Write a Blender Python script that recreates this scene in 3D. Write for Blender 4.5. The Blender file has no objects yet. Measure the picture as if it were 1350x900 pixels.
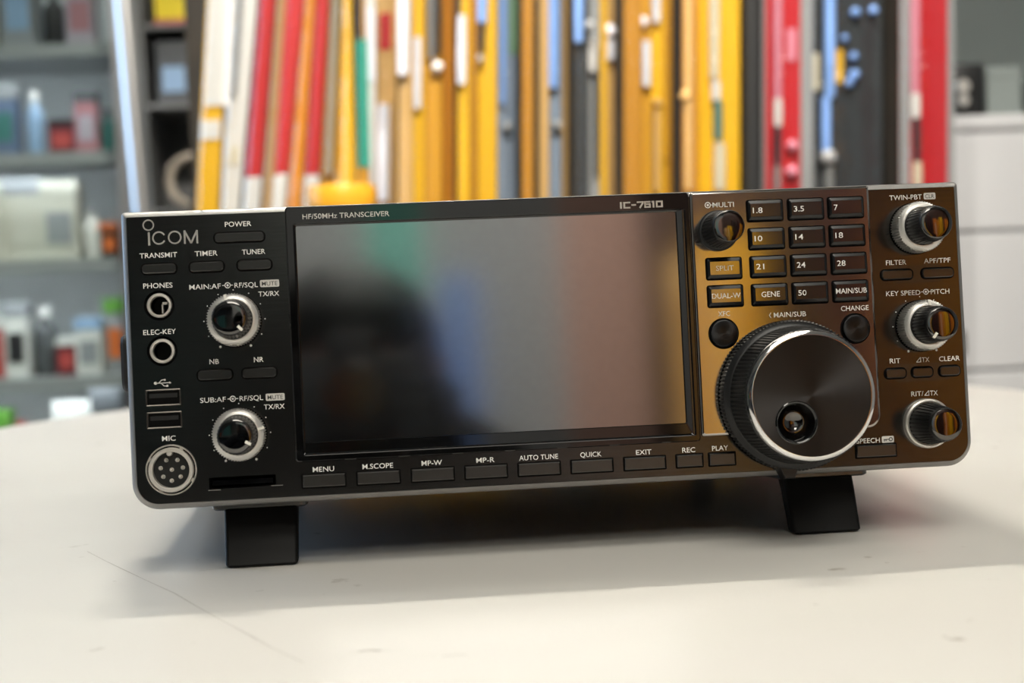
import bpy, bmesh, math, random
from mathutils import Vector, Matrix, Euler
from math import pi, sin, cos, tan, atan2, radians, sqrt, hypot

random.seed(7)
SC = bpy.context.scene
COL = SC.collection
TZ = 0.72                     # height of the table top

# ------------------------------------------------------------------ camera, world, exposure
cam_d = bpy.data.cameras.new('camera')
cam = bpy.data.objects.new('camera', cam_d); COL.objects.link(cam)
CAM_POS = Vector((-0.07745, -0.62606, TZ + 0.11934))
_r = Vector((0.994423, -0.097294, -0.040712)); _u = Vector((0.045635, 0.048926, 0.997759)); _b = Vector((-0.095084, -0.994052, 0.053093))
cam.matrix_world = Matrix(((_r.x, _u.x, _b.x, CAM_POS.x), (_r.y, _u.y, _b.y, CAM_POS.y), (_r.z, _u.z, _b.z, CAM_POS.z), (0, 0, 0, 1)))
cam_d.sensor_fit = 'HORIZONTAL'; cam_d.sensor_width = 36.0
cam_d.lens = 36.0 * 2050.0 / 1350.0
cam_d.clip_start = 0.01; cam_d.clip_end = 60
cam_d.dof.use_dof = True
cam_d.dof.focus_distance = 0.635
cam_d.dof.aperture_fstop = (cam_d.lens) / 6.6
SC.camera = cam

SC.view_settings.view_transform = 'Standard'
SC.view_settings.look = 'None'
SC.view_settings.exposure = 0.0
SC.view_settings.gamma = 1.0
SC.view_settings.use_curve_mapping = False
SC.cycles.caustics_reflective = False
SC.cycles.caustics_refractive = False

world = bpy.data.worlds.new('world'); SC.world = world
world.use_nodes = True
world.node_tree.nodes['Background'].inputs[0].default_value = (0.75, 0.85, 1.0, 1)
world.node_tree.nodes['Background'].inputs[1].default_value = 1.0

# lamps of the shop: (x, y, size_x, size_y, emission strength)
CEIL_Z = 2.62
LAMPS = [(-0.16, 0.92, 0.34, 0.05, 600.0), (-1.45, 1.20, 1.2, 0.05, 75.0), (1.65, 0.70, 1.2, 0.05, 80.0),
         (0.10, -0.85, 1.2, 0.6, 6.8), (0.10, -1.75, 1.2, 0.6, 8.5), (0.10, -2.65, 1.2, 0.6, 8.0), (1.5, -0.6, 1.2, 0.05, 10.0)]
# added fill spotlights: x, y, aim, watts, cone in degrees
FILL_SPOTS = [(-0.05, -0.15, (-0.02, 1.25, 1.20), 165.0, 46), (0.50, -0.15, (0.45, 1.25, 1.20), 165.0, 46), (0.85, -0.35, (0.52, -1.6, 0.95), 230.0, 44), (0.30, -2.2, (0.30, -3.6, 1.15), 70.0, 85)]
WINDOW_STRENGTH = 6.0

# ------------------------------------------------------------------ materials
def lin(c):
    if isinstance(c, str):
        c = [int(c[i:i + 2], 16) / 255 for i in (0, 2, 4)]
    return tuple(x / 12.92 if x <= 0.04045 else ((x + 0.055) / 1.055) ** 2.4 for x in c) + (1.0,)

def mat(name, col, rough=0.5, metal=0.0, spec=0.5, **kw):
    m = bpy.data.materials.new(name); m.use_nodes = True
    b = m.node_tree.nodes['Principled BSDF']
    b.inputs['Base Color'].default_value = lin(col) if not (isinstance(col, tuple) and len(col) == 4) else col
    b.inputs['Roughness'].default_value = rough
    b.inputs['Metallic'].default_value = metal
    b.inputs['Specular IOR Level'].default_value = spec
    for k, v in kw.items():
        b.inputs[k.replace('_', ' ')].default_value = v
    return m

def noise_mat(name, c0, c1, scale=20.0, rough=0.5, metal=0.0, bump=0.0, stretch=(1, 1, 1), detail=3.0, lo=0.35, hi=0.65, spec=0.5, rough_var=0.0):
    m = mat(name, c0, rough, metal, spec)
    nt = m.node_tree; b = nt.nodes['Principled BSDF']
    tc = nt.nodes.new('ShaderNodeTexCoord'); mp = nt.nodes.new('ShaderNodeMapping')
    mp.inputs['Scale'].default_value = stretch
    no = nt.nodes.new('ShaderNodeTexNoise'); no.inputs['Scale'].default_value = scale; no.inputs['Detail'].default_value = detail
    cr = nt.nodes.new('ShaderNodeValToRGB')
    cr.color_ramp.elements[0].position = lo; cr.color_ramp.elements[0].color = lin(c0)
    cr.color_ramp.elements[1].position = hi; cr.color_ramp.elements[1].color = lin(c1)
    nt.links.new(tc.outputs['Object'], mp.inputs['Vector']); nt.links.new(mp.outputs['Vector'], no.inputs['Vector'])
    nt.links.new(no.outputs['Fac'], cr.inputs['Fac']); nt.links.new(cr.outputs['Color'], b.inputs['Base Color'])
    if bump:
        bp = nt.nodes.new('ShaderNodeBump'); bp.inputs['Strength'].default_value = bump; bp.inputs['Distance'].default_value = 0.0005
        nt.links.new(no.outputs['Fac'], bp.inputs['Height']); nt.links.new(bp.outputs['Normal'], b.inputs['Normal'])
    if rough_var:
        mr = nt.nodes.new('ShaderNodeMapRange'); mr.inputs['To Min'].default_value = rough - rough_var; mr.inputs['To Max'].default_value = rough + rough_var
        nt.links.new(no.outputs['Fac'], mr.inputs['Value']); nt.links.new(mr.outputs['Result'], b.inputs['Roughness'])
    return m

def emit_mat(name, col, strength):
    m = bpy.data.materials.new(name); m.use_nodes = True
    nt = m.node_tree; nt.nodes.clear()
    e = nt.nodes.new('ShaderNodeEmission'); e.inputs[0].default_value = lin(col); e.inputs[1].default_value = strength
    o = nt.nodes.new('ShaderNodeOutputMaterial'); nt.links.new(e.outputs[0], o.inputs[0])
    return m

def clear_mat(name, tint=(0.95, 0.97, 0.97), gloss=0.14, rough=0.12, crinkle=0.0):
    """thin clear plastic or glass: mostly see-through with a gloss that grows towards grazing angles"""
    m = bpy.data.materials.new(name); m.use_nodes = True
    nt = m.node_tree; nt.nodes.clear()
    t = nt.nodes.new('ShaderNodeBsdfTransparent'); t.inputs[0].default_value = tint + (1,)
    g = nt.nodes.new('ShaderNodeBsdfGlossy'); g.inputs['Roughness'].default_value = rough
    if crinkle:
        tc = nt.nodes.new('ShaderNodeTexCoord'); no = nt.nodes.new('ShaderNodeTexNoise'); no.inputs['Scale'].default_value = 38; no.inputs['Detail'].default_value = 1.5
        bp = nt.nodes.new('ShaderNodeBump'); bp.inputs['Strength'].default_value = crinkle; bp.inputs['Distance'].default_value = 0.006
        nt.links.new(tc.outputs['Object'], no.inputs['Vector']); nt.links.new(no.outputs['Fac'], bp.inputs['Height']); nt.links.new(bp.outputs['Normal'], g.inputs['Normal'])
    lw = nt.nodes.new('ShaderNodeLayerWeight'); lw.inputs[0].default_value = 0.35
    mr = nt.nodes.new('ShaderNodeMapRange'); mr.inputs['To Min'].default_value = gloss * 0.6; mr.inputs['To Max'].default_value = min(1, gloss * 2.2)
    mx = nt.nodes.new('ShaderNodeMixShader'); o = nt.nodes.new('ShaderNodeOutputMaterial')
    nt.links.new(lw.outputs['Fresnel'], mr.inputs['Value']); nt.links.new(mr.outputs['Result'], mx.inputs[0])
    nt.links.new(t.outputs[0], mx.inputs[1]); nt.links.new(g.outputs[0], mx.inputs[2]); nt.links.new(mx.outputs[0], o.inputs[0])
    return m

def brushed_radial(name, col, rough=0.32, aniso=0.8, metal=1.0):
    """turned metal: fine concentric grooves about the object's local Y axis"""
    m = mat(name, col, rough, metal)
    nt = m.node_tree; b = nt.nodes['Principled BSDF']
    b.inputs['Anisotropic'].default_value = aniso
    tg = nt.nodes.new('ShaderNodeTangent'); tg.direction_type = 'RADIAL'; tg.axis = 'Y'
    nt.links.new(tg.outputs[0], b.inputs['Tangent'])
    return m

M = {}
M['panel'] = noise_mat('panel_paint', (0.34, 0.335, 0.33), (0.36, 0.355, 0.35), 900, 0.19, 1.0, 0.03, (0.05, 1, 1))
M['band'] = mat('panel_edge_metal', (0.60, 0.59, 0.58), 0.48, 0.95)
M['gloss'] = mat('black_gloss_bezel', (0.035, 0.035, 0.037), 0.06, 0.0, 0.8)
M['chrome_black'] = noise_mat('smoked_gloss_panel', (0.70, 0.68, 0.66), (0.72, 0.70, 0.68), 6, 0.10, 1.0, 0.0)
M['screen'] = noise_mat('display_glass', (0.63, 0.635, 0.64), (0.64, 0.645, 0.65), 300, 0.085, 1.0, 0.0)
M['black'] = mat('black_plastic', (0.075, 0.075, 0.077), 0.42)
M['blackgap'] = mat('black_gap', (0.012, 0.012, 0.012), 0.7, 0.0, 0.1)
M['foot'] = mat('black_foot_plastic', (0.035, 0.035, 0.035), 0.55, 0.0, 0.25)
M['rubber'] = noise_mat('black_rubber', (0.06, 0.06, 0.06), (0.085, 0.085, 0.085), 400, 0.6, 0, 0.1)
M['button'] = mat('button_plastic', (0.36, 0.355, 0.35), 0.27, 1.0)
M['key'] = mat('key_plastic', (0.07, 0.07, 0.073), 0.25, 0.0, 0.5)
M['key_face'] = mat('key_gloss_face', (0.60, 0.585, 0.57), 0.09, 1.0)
M['knob_cap'] = mat('knob_gloss_cap', (0.42, 0.415, 0.41), 0.06, 1.0)
M['knob_side'] = mat('knob_black_side', (0.085, 0.085, 0.088), 0.34)
M['silver'] = brushed_radial('satin_silver', (0.83, 0.82, 0.80), 0.40, 0.2, metal=0.78)
M['silver2'] = mat('bright_nickel', (0.90, 0.88, 0.85), 0.38, 0.75)
M['chrome'] = mat('polished_chrome', (0.92, 0.92, 0.92), 0.08, 1.0)
M['dial_face'] = brushed_radial('turned_black_metal', (0.25, 0.25, 0.255), 0.34, 0.85)
M['round_btn'] = brushed_radial('turned_black_button', (0.22, 0.22, 0.225), 0.34, 0.75)
M['grip'] = mat('dial_rubber_grip', (0.09, 0.09, 0.092), 0.5)
M['ink'] = mat('white_ink', (0.95, 0.945, 0.93), 0.6)
M['ink_dim'] = mat('grey_ink', (0.82, 0.81, 0.79), 0.6)
M['ink_dark'] = mat('dark_ink', (0.16, 0.16, 0.16), 0.6)
M['pointer'] = mat('white_pointer', (0.95, 0.94, 0.90), 0.4)
M['logo'] = mat('silver_logo', (0.78, 0.77, 0.75), 0.3, 0.6)

# ------------------------------------------------------------------ object helpers
ORIG = {}
def finish(name, bm, m, parent=None, loc=None, smooth=32, mats=None):
    """link one bmesh as ONE object; loc is in the parent's space"""
    bmesh.ops.recalc_face_normals(bm, faces=bm.faces[:])
    me = bpy.data.meshes.new(name); bm.to_mesh(me); bm.free()
    for mm in (mats or [m]): me.materials.append(mm)
    if smooth:
        me.polygons.foreach_set('use_smooth', [True] * len(me.polygons))
        me.set_sharp_from_angle(angle=radians(smooth))
    o = bpy.data.objects.new(name, me); COL.objects.link(o)
    if parent is not None: o.parent = parent
    if loc is not None: o.location = loc
    return o

def tag(o, label=None, cat=None, group=None, kind=None):
    if label: o['label'] = label
    if cat: o['category'] = cat
    if group: o['group'] = group
    if kind: o['kind'] = kind
    return o

def empty(name, loc, label, cat, group=None, rot=(0, 0, 0)):
    o = bpy.data.objects.new(name, None); COL.objects.link(o)
    o.empty_display_size = 0.02; o.location = loc; o.rotation_euler = rot
    return tag(o, label, cat, group)

def copy_tree(o, parent=None):
    c = o.copy(); COL.objects.link(c); c.parent = parent
    for ch in [x for x in bpy.data.objects if x.parent == o]:
        copy_tree(ch, c)
    return c

def loft(bm, rings, cap0=True, cap1=True, mi=0):
    """rings: lists of equal length of 3-D points"""
    vs = [[bm.verts.new(p) for p in r] for r in rings]
    n = len(vs[0])
    for a, b in zip(vs, vs[1:]):
        for i in range(n):
            f = bm.faces.new((a[i], a[(i + 1) % n], b[(i + 1) % n], b[i])); f.material_index = mi
    if cap0: bm.faces.new(list(reversed(vs[0]))).material_index = mi
    if cap1: bm.faces.new(vs[-1]).material_index = mi
    return vs

def box(bm, x0, x1, y0, y1, z0, z1, bev=0.0, seg=2):
    vs = [bm.verts.new((x, y, z)) for z in (z0, z1) for y in (y0, y1) for x in (x0, x1)]
    fs = [(0, 2, 3, 1), (4, 5, 7, 6), (0, 1, 5, 4), (2, 6, 7, 3), (0, 4, 6, 2), (1, 3, 7, 5)]
    F = [bm.faces.new([vs[i] for i in f]) for f in fs]
    if bev:
        es = set(e for f in F for e in f.edges)
        bmesh.ops.bevel(bm, geom=list(es), offset=bev, segments=seg, affect='EDGES', profile=0.5)

def tube(bm, pts, r, n=12, cap=True):
    """round tube along points; r a number or one per point"""
    pts = [Vector(p) for p in pts]; rr = r if isinstance(r, (list, tuple)) else [r] * len(pts)
    rings = []; up = None
    for i, p in enumerate(pts):
        t = (pts[min(i + 1, len(pts) - 1)] - pts[max(i - 1, 0)]).normalized()
        if up is None:
            up = Vector((0, 0, 1)) if abs(t.z) < 0.9 else Vector((0, 1, 0))
        a = t.cross(up).normalized(); b = a.cross(t).normalized(); up = b
        rings.append([p + a * (cos(2 * pi * k / n) * rr[i]) + b * (sin(2 * pi * k / n) * rr[i]) for k in range(n)])
    loft(bm, rings, cap, cap)

def lathe_z(bm, prof, n=32, c=(0, 0, 0), cap0=True, cap1=True):
    rings = [[(c[0] + r * cos(2 * pi * k / n), c[1] + r * sin(2 * pi * k / n), c[2] + z) for k in range(n)] for r, z in prof]
    loft(bm, rings, cap0, cap1)

def obox(name, x0, x1, y0, y1, z0, z1, m, parent=None, bev=0.0, origin=None):
    """a box as one object with its origin at the base centre (world coords, or the parent's space)"""
    if origin is None: origin = ((x0 + x1) / 2, (y0 + y1) / 2, z0)
    bm = bmesh.new()
    box(bm, x0 - origin[0], x1 - origin[0], y0 - origin[1], y1 - origin[1], z0 - origin[2], z1 - origin[2], bev)
    return finish(name, bm, m, parent, origin, smooth=30 if bev else 0)

# ------------------------------------------------------------------ the room
M['floor'] = noise_mat('floor_vinyl', (0.30, 0.28, 0.26), (0.35, 0.33, 0.31), 8, 0.4)
M['wall'] = noise_mat('wall_paint', (0.68, 0.69, 0.69), (0.70, 0.71, 0.71), 3, 0.75)
M['wall_grey'] = noise_mat('wall_grey_green', (0.64, 0.67, 0.655), (0.66, 0.69, 0.675), 3, 0.7)
M['ceil'] = noise_mat('ceiling_tile', (0.80, 0.80, 0.78), (0.84, 0.84, 0.82), 60, 0.9)
M['skirt'] = mat('skirting_grey', (0.35, 0.35, 0.35), 0.5)
M['diffuser'] = {}
RX0, RX1, RY0, RY1 = -2.6, 2.6, -3.6, 3.0
def struct(o): o['kind'] = 'structure'; return o
struct(obox('floor', RX0, RX1, RY0, RY1, -0.05, 0.0, M['floor']))
struct(obox('ceiling', RX0, RX1, RY0, RY1, CEIL_Z, CEIL_Z + 0.05, M['ceil']))
struct(obox('wall_back', RX0, RX1, RY1, RY1 + 0.1, 0, CEIL_Z, M['wall_grey']))
struct(obox('wall_front', RX0, RX1, RY0 - 0.1, RY0, 0, CEIL_Z, M['wall']))
struct(obox('wall_right', RX1, RX1 + 0.1, RY0 - 0.1, RY1 + 0.1, 0, CEIL_Z, M['wall']))
# left wall with the window opening
WY0, WY1, WZ0, WZ1 = 0.95, 2.80, 0.85, 2.15
bm = bmesh.new()
for (y0, y1, z0, z1) in ((RY0 - 0.1, WY0, 0, CEIL_Z), (WY1, RY1 + 0.1, 0, CEIL_Z), (WY0, WY1, 0, WZ0), (WY0, WY1, WZ1, CEIL_Z)):
    box(bm, RX0 - 0.1, RX0, y0, y1, z0, z1)
struct(finish('wall_left', bm, M['wall'], smooth=0))
bm = bmesh.new()
for (y0, y1, z0, z1) in ((WY0, WY1, WZ0, WZ0 + 0.05), (WY0, WY1, WZ1 - 0.05, WZ1), (WY0, WY0 + 0.05, WZ0, WZ1), (WY1 - 0.05, WY1, WZ0, WZ1), ((WY0 + WY1) / 2 - 0.02, (WY0 + WY1) / 2 + 0.02, WZ0, WZ1)):
    box(bm, RX0 - 0.07, RX0 - 0.02, y0, y1, z0, z1)
win = struct(finish('window_1', bm, mat('window_frame_white', (0.8, 0.8, 0.8), 0.4), smooth=0))
bm = bmesh.new(); box(bm, RX0 - 0.055, RX0 - 0.05, WY0 + 0.02, WY1 - 0.02, WZ0 + 0.02, WZ1 - 0.02)
pane = finish('pane', bm, emit_mat('daylit_frosted_pane', (0.72, 0.85, 1.0), WINDOW_STRENGTH), win, smooth=0)
struct(obox('baseboard_back', RX0, RX1, RY1 - 0.012, RY1, 0, 0.08, M['skirt']))
struct(obox('baseboard_front', RX0, RX1, RY0, RY0 + 0.012, 0, 0.08, M['skirt']))
struct(obox('baseboard_right', RX1 - 0.012, RX1, RY0 + 0.012, RY1 - 0.012, 0, 0.08, M['skirt']))
struct(obox('baseboard_left', RX0, RX0 + 0.012, RY0 + 0.012, RY1 - 0.012, 0, 0.08, M['skirt']))

M['lamp_frame'] = mat('lamp_frame_white', (0.85, 0.85, 0.85), 0.4)
LN = ['short slim white ceiling light right over the table', 'long slim white ceiling light beside the window at the left', 'long slim white ceiling light over the white cabinet side',
      'wide white ceiling light panel just in front of the table', 'wide white ceiling light panel over the kneeling photographer', 'wide white ceiling light panel nearest the front wall',
      'long slim white ceiling light in front of the brown package rack']
for i, (x, y, sx, sy, st) in enumerate(LAMPS):
    t = empty('ceiling_light', (x, y, CEIL_Z), LN[i], 'light', 'fluorescent ceiling lights')
    bm = bmesh.new()
    for (a, b, c, d) in ((-sx / 2 - 0.02, -sx / 2, -sy / 2 - 0.02, sy / 2 + 0.02), (sx / 2, sx / 2 + 0.02, -sy / 2 - 0.02, sy / 2 + 0.02), (-sx / 2, sx / 2, -sy / 2 - 0.02, -sy / 2), (-sx / 2, sx / 2, sy / 2, sy / 2 + 0.02)):
        box(bm, a, b, c, d, -0.06, 0)
    box(bm, -sx / 2, sx / 2, -sy / 2, sy / 2, -0.01, 0)
    finish('frame', bm, M['lamp_frame'], t, smooth=0)
    bm = bmesh.new(); box(bm, -sx / 2, sx / 2, -sy / 2, sy / 2, -0.05, -0.045)
    finish('diffuser', bm, emit_mat('fluorescent_diffuser', (1.0, 0.98, 0.93), st), t, smooth=0)

M['spot_black'] = mat('spot_housing_black', (0.06, 0.06, 0.06), 0.4)
for i, (x, y, ax, pw, cone) in enumerate(FILL_SPOTS):  # made-up spots that brighten the packages, rack and posters
    t = empty('spotlight', (x, y, CEIL_Z), ['left black display spotlight aimed at the long packages', 'right black display spotlight aimed at the long packages', 'black display spotlight aimed at the brown package rack', 'black display spotlight aimed at the posters'][i], 'light', 'display spotlights')
    aim = (Vector(ax) - Vector((x, y, CEIL_Z - .16))).normalized()
    q = aim.to_track_quat('-Z', 'Y')
    bm = bmesh.new(); lathe_z(bm, [(.035, -.012), (.035, 0)], 24); lathe_z(bm, [(.008, -.12), (.008, -.012)], 12); finish('mount', bm, M['spot_black'], t, (0, 0, 0))
    bm = bmesh.new(); lathe_z(bm, [(.030, .07), (.045, .04), (.048, -.06), (.044, -.06), (.040, -.02)], 28); h = finish('housing', bm, M['spot_black'], t, (0, 0, -.16)); h.rotation_euler = q.to_euler()
    ld = bpy.data.lights.new('spot_beam', 'SPOT'); ld.energy = pw; ld.spot_size = radians(cone); ld.spot_blend = 0.6; ld.shadow_soft_size = 0.04; ld.color = (1.0, 0.95, 0.87)
    lo = bpy.data.objects.new('spot_beam', ld); COL.objects.link(lo); lo.parent = h; lo.location = (0, 0, -.03)

# ------------------------------------------------------------------ the table
def table_outline(R, yf, yn, xc, n=64):
    p = [(xc + R * cos(a), yf + R * sin(a)) for a in [pi * k / n for k in range(n + 1)]]
    p += [(xc + R * cos(a), yn + R * sin(a)) for a in [pi + pi * k / n for k in range(n + 1)]]
    return p
m = noise_mat('white_table_laminate', (0.86, 0.845, 0.82), (0.88, 0.867, 0.843), 5, 0.30, 0, 0.0, spec=0.38)
# small worn grey specks and smudges that belong to the surface
nt = m.node_tree; b_ = nt.nodes['Principled BSDF']; src = b_.inputs['Base Color'].links[0].from_socket
tc = nt.nodes.new('ShaderNodeTexCoord'); vo = nt.nodes.new('ShaderNodeTexNoise'); vo.inputs['Scale'].default_value = 55; vo.inputs['Detail'].default_value = 4
cr = nt.nodes.new('ShaderNodeValToRGB'); cr.color_ramp.elements[0].position = 0.70; cr.color_ramp.elements[0].color = (0, 0, 0, 1); cr.color_ramp.elements[1].position = 0.78; cr.color_ramp.elements[1].color = (1, 1, 1, 1)
mx = nt.nodes.new('ShaderNodeMixRGB'); mx.inputs[2].default_value = lin((0.66, 0.63, 0.58))
nt.links.new(tc.outputs['Object'], vo.inputs['Vector']); nt.links.new(vo.outputs['Fac'], cr.inputs['Fac'])
nt.links.new(cr.outputs['Color'], mx.inputs[0]); nt.links.new(src, mx.inputs[1]); nt.links.new(mx.outputs[0], b_.inputs['Base Color'])
M['table'] = m
table = empty('table', (0.0126, 0.18, 0), 'white oval table under the black transceiver', 'table')
bm = bmesh.new()
rings = []
for (ins, z) in ((0.010, -0.032), (0.002, -0.030), (0.0, -0.026), (0.0, -0.005), (0.0015, -0.0015), (0.005, 0.0)):
    rings.append([(x - 0.0126, y - 0.18, TZ + z) for x, y in table_outline(0.4315 - ins, 0.4694, -0.09, 0.0126)])
loft(bm, rings)
finish('tabletop', bm, M['table'], table)
bm = bmesh.new(); lathe_z(bm, [(0.045, 0.02), (0.04, 0.1), (0.04, TZ - 0.06), (0.12, TZ - 0.032)], 32)
finish('pedestal', bm, M['silver2'], table)
bm = bmesh.new(); lathe_z(bm, [(0.33, 0.0), (0.33, 0.008), (0.30, 0.014), (0.05, 0.03)], 48)
finish('base', bm, M['silver2'], table)
M['scratch'] = mat('scratch_grey', (0.74, 0.72, 0.69), 0.5)
def scratch(pts, w):
    bm = bmesh.new(); L = []; R_ = []
    for i, p in enumerate(pts):
        a = Vector(pts[max(0, i - 1)]); c = Vector(pts[min(len(pts) - 1, i + 1)]); d = (c - a).normalized(); nrm = Vector((-d.y, d.x))
        ww = w * (0.35 + 0.65 * random.random()) * 0.5
        L.append(bm.verts.new((p[0] + nrm.x * ww, p[1] + nrm.y * ww, 0.00015))); R_.append(bm.verts.new((p[0] - nrm.x * ww, p[1] - nrm.y * ww, 0.00015)))
    for i in range(len(pts) - 1): bm.faces.new((L[i], L[i + 1], R_[i + 1], R_[i]))
    finish('scratch', bm, M['scratch'], table, (-0.0126, -0.18, TZ), smooth=0)
SCRATCHES = [([(-0.2008, 0.0585), (-0.189, 0.033), (-0.1774, 0.0092), (-0.165, -0.016), (-0.1518, -0.0421), (-0.140, -0.070), (-0.1275, -0.0981), (-0.118, -0.119), (-0.1101, -0.1372), (-0.1000, -0.157)], 0.0007),
             ([(-0.1465, -0.0010), (-0.139, 0.0008), (-0.134, 0.0022), (-0.1275, -0.001)], 0.0008),
             ([(-0.0835, -0.1485), (-0.0800, -0.1470), (-0.0765, -0.1492)], 0.0022),
             ([(-0.058, -0.1605), (-0.053, -0.1600), (-0.0505, -0.1612)], 0.0010),
             ([(0.1130, -0.0650), (0.1145, -0.0655)], 0.0012), ([(0.0680, -0.1240), (0.0695, -0.1245)], 0.0012),
             ([(-0.1790, -0.0120), (-0.1775, -0.0126)], 0.0013), ([(-0.1215, -0.0480), (-0.1185, -0.0470)], 0.0008)]
for pts, w in SCRATCHES: scratch(pts, w)

# ------------------------------------------------------------------ the transceiver
# everything on the radio is laid out in panel millimetres: u to the right, v up, w out of the front panel
WF, VF = -14.0, -25.7                # where the front feet meet the table
TILT = radians(4.5)
radio = empty('radio_transceiver', (0, 0, TZ + .0004), 'black radio transceiver with wide grey screen and big tuning dial, tilted up on two feet', 'radio', rot=(-TILT, 0, 0))

def P(u, v, w): return Vector(((u - 170.0) / 1000, -(w - WF) / 1000, (v - VF) / 1000))
def D(u, v, w): return (u / 1000, -w / 1000, v / 1000)
AT = {radio: (170.0, VF, WF)}
def rpart(name, bm, m, at, parent=None, smooth=32, mats=None):
    parent = parent or radio
    pu, pv, pw = AT[parent]
    o = finish(name, bm, m, parent, D(at[0] - pu, at[1] - pv, at[2] - pw), smooth, mats)
    AT[o] = at
    return o

def rrect(w, h, r, n=6, cu=0.0, cv=0.0):
    """rounded rectangle, counter-clockwise; r one radius or four (top-right, top-left, bottom-left, bottom-right)"""
    rr = r if isinstance(r, (list, tuple)) else (r,) * 4
    out = []
    for (sx, sy, a0, q) in ((1, 1, 0, rr[0]), (-1, 1, pi / 2, rr[1]), (-1, -1, pi, rr[2]), (1, -1, 3 * pi / 2, rr[3])):
        q = max(q, 0.01)
        for k in range(n + 1):
            a = a0 + (pi / 2) * k / n
            out.append((cu + sx * (w / 2 - q) + q * cos(a), cv + sy * (h / 2 - q) + q * sin(a)))
    return out
def circ(r, n=48, cu=0.0, cv=0.0, a0=0.0):
    return [(cu + r * cos(2 * pi * k / n + a0), cv + r * sin(2 * pi * k / n + a0)) for k in range(n)]
def ring3(o2, w): return [D(u, v, w) for u, v in o2]
def stack(bm, levels, cap0=True, cap1=True): return loft(bm, [ring3(o, w) for o, w in levels], cap0, cap1)
def lathe_w(bm, prof, n=48, cu=0, cv=0, cap0=True, cap1=True, serr=0, amp=0.0, sw=(-99, 99)):
    """turned about the panel normal; between the heights in sw the radius is serrated"""
    rings = []
    for r, w in prof:
        q = []
        for k in range(n):
            a = 2 * pi * k / n; rr = r
            if serr and sw[0] <= w <= sw[1]:
                rr = r + amp * (1 if (k * serr * 2 // n) % 2 == 0 else -1) * 0.5
            q.append(D(cu + rr * cos(a), cv + rr * sin(a), w))
        rings.append(q)
    return loft(bm, rings, cap0, cap1)
def plate_with_holes(bm, outer, holes, w, depth=0.0):
    """flat face at height w with holes cut; hole walls run back by depth"""
    es = []
    for lp in [outer] + holes:
        vs = [bm.verts.new(D(u, v, w)) for u, v in lp]
        es += [bm.edges.new((vs[i], vs[(i + 1) % len(vs)])) for i in range(len(vs))]
    bmesh.ops.triangle_fill(bm, edges=es, use_beauty=True, use_dissolve=False)
    if depth:
        for lp in holes:
            loft(bm, [ring3(lp, w), ring3(lp, w - depth)], False, False)

# ---- writing
DG = None
def text_mesh(s):
    cu = bpy.data.curves.new('lettering', 'FONT'); cu.body = s; cu.size = 1.0; cu.resolution_u = 3; cu.offset = 0.004
    ob = bpy.data.objects.new('lettering', cu); COL.objects.link(ob)
    bpy.context.view_layer.update()
    me = bpy.data.meshes.new_from_object(ob.evaluated_get(bpy.context.evaluated_depsgraph_get()))
    bpy.data.objects.remove(ob); bpy.data.curves.remove(cu)
    return me
def text_bm(bm, s, u, v, width, height, w, align='c', bold=0.0, fit=None):
    """flat letters (a hair of thickness) centred on u, v; height is the height of the capitals, width the full width"""
    me = text_mesh(s)
    xs = [p.co.x for p in me.vertices]; ys = [p.co.y for p in me.vertices]
    x0, x1, y0, y1 = min(xs), max(xs), 0.0, 0.727
    sx = width / (x1 - x0); sy = height / (y1 - y0)
    off = -width / 2 if align == 'c' else 0
    base = len(bm.verts)
    vs = [bm.verts.new(D(u + off + (p.co.x - x0) * sx, v - height / 2 + p.co.y * sy, w)) for p in me.vertices]
    for f in me.polygons:
        try: bm.faces.new([vs[i] for i in f.vertices])
        except ValueError: pass
    bpy.data.meshes.remove(me)
def flat_ring(bm, u, v, r0, r1, w, n=28, a0=0, a1=2 * pi):
    full = abs(a1 - a0 - 2 * pi) < 1e-6; m = n if full else n + 1
    A = [bm.verts.new(D(u + r0 * cos(a0 + (a1 - a0) * k / n), v + r0 * sin(a0 + (a1 - a0) * k / n), w)) for k in range(m)]
    B = [bm.verts.new(D(u + r1 * cos(a0 + (a1 - a0) * k / n), v + r1 * sin(a0 + (a1 - a0) * k / n), w)) for k in range(m)]
    for k in range(n):
        j = (k + 1) % m
        bm.faces.new((A[k], A[j], B[j], B[k]))
def flat_poly(bm, pts, w): bm.faces.new([bm.verts.new(D(u, v, w)) for u, v in pts])
def flat_disc(bm, u, v, r, w, n=14): flat_poly(bm, circ(r, n, u, v), w)
def bar(bm, u0, v0, u1, v1, t, w):
    d = Vector((u1 - u0, v1 - v0)).normalized(); n = Vector((-d.y, d.x)) * t / 2
    flat_poly(bm, [(u0 + n.x, v0 + n.y), (u1 + n.x, v1 + n.y), (u1 - n.x, v1 - n.y), (u0 - n.x, v0 - n.y)], w)

# ---- case and front panel
bm = bmesh.new()
stack(bm, [(rrect(333, 110, (1.5, 1.5, 8, 8), cu=0, cv=0), -270), (rrect(333, 110, (1.5, 1.5, 8, 8)), -12)])
case = rpart('case', bm, M['rubber'], (170, 58.5, 0))
CR = (1.6, 1.6, 10.5, 10.5)
def outline(ins): return rrect(340 - 2 * ins, 117 - 2 * ins, tuple(max(0.4, q - ins) for q in CR), n=10)
bm = bmesh.new()
stack(bm, [(outline(0.6), -13), (outline(0.0), -12.4), (outline(0.0), -2.6), (outline(0.45), -1.5), (outline(1.7), -0.35), (outline(2.15), 0.0), (outline(2.35), -0.25)], True, False)
rpart('panel_edge', bm, M['band'], (170, 58.5, 0))

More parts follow.
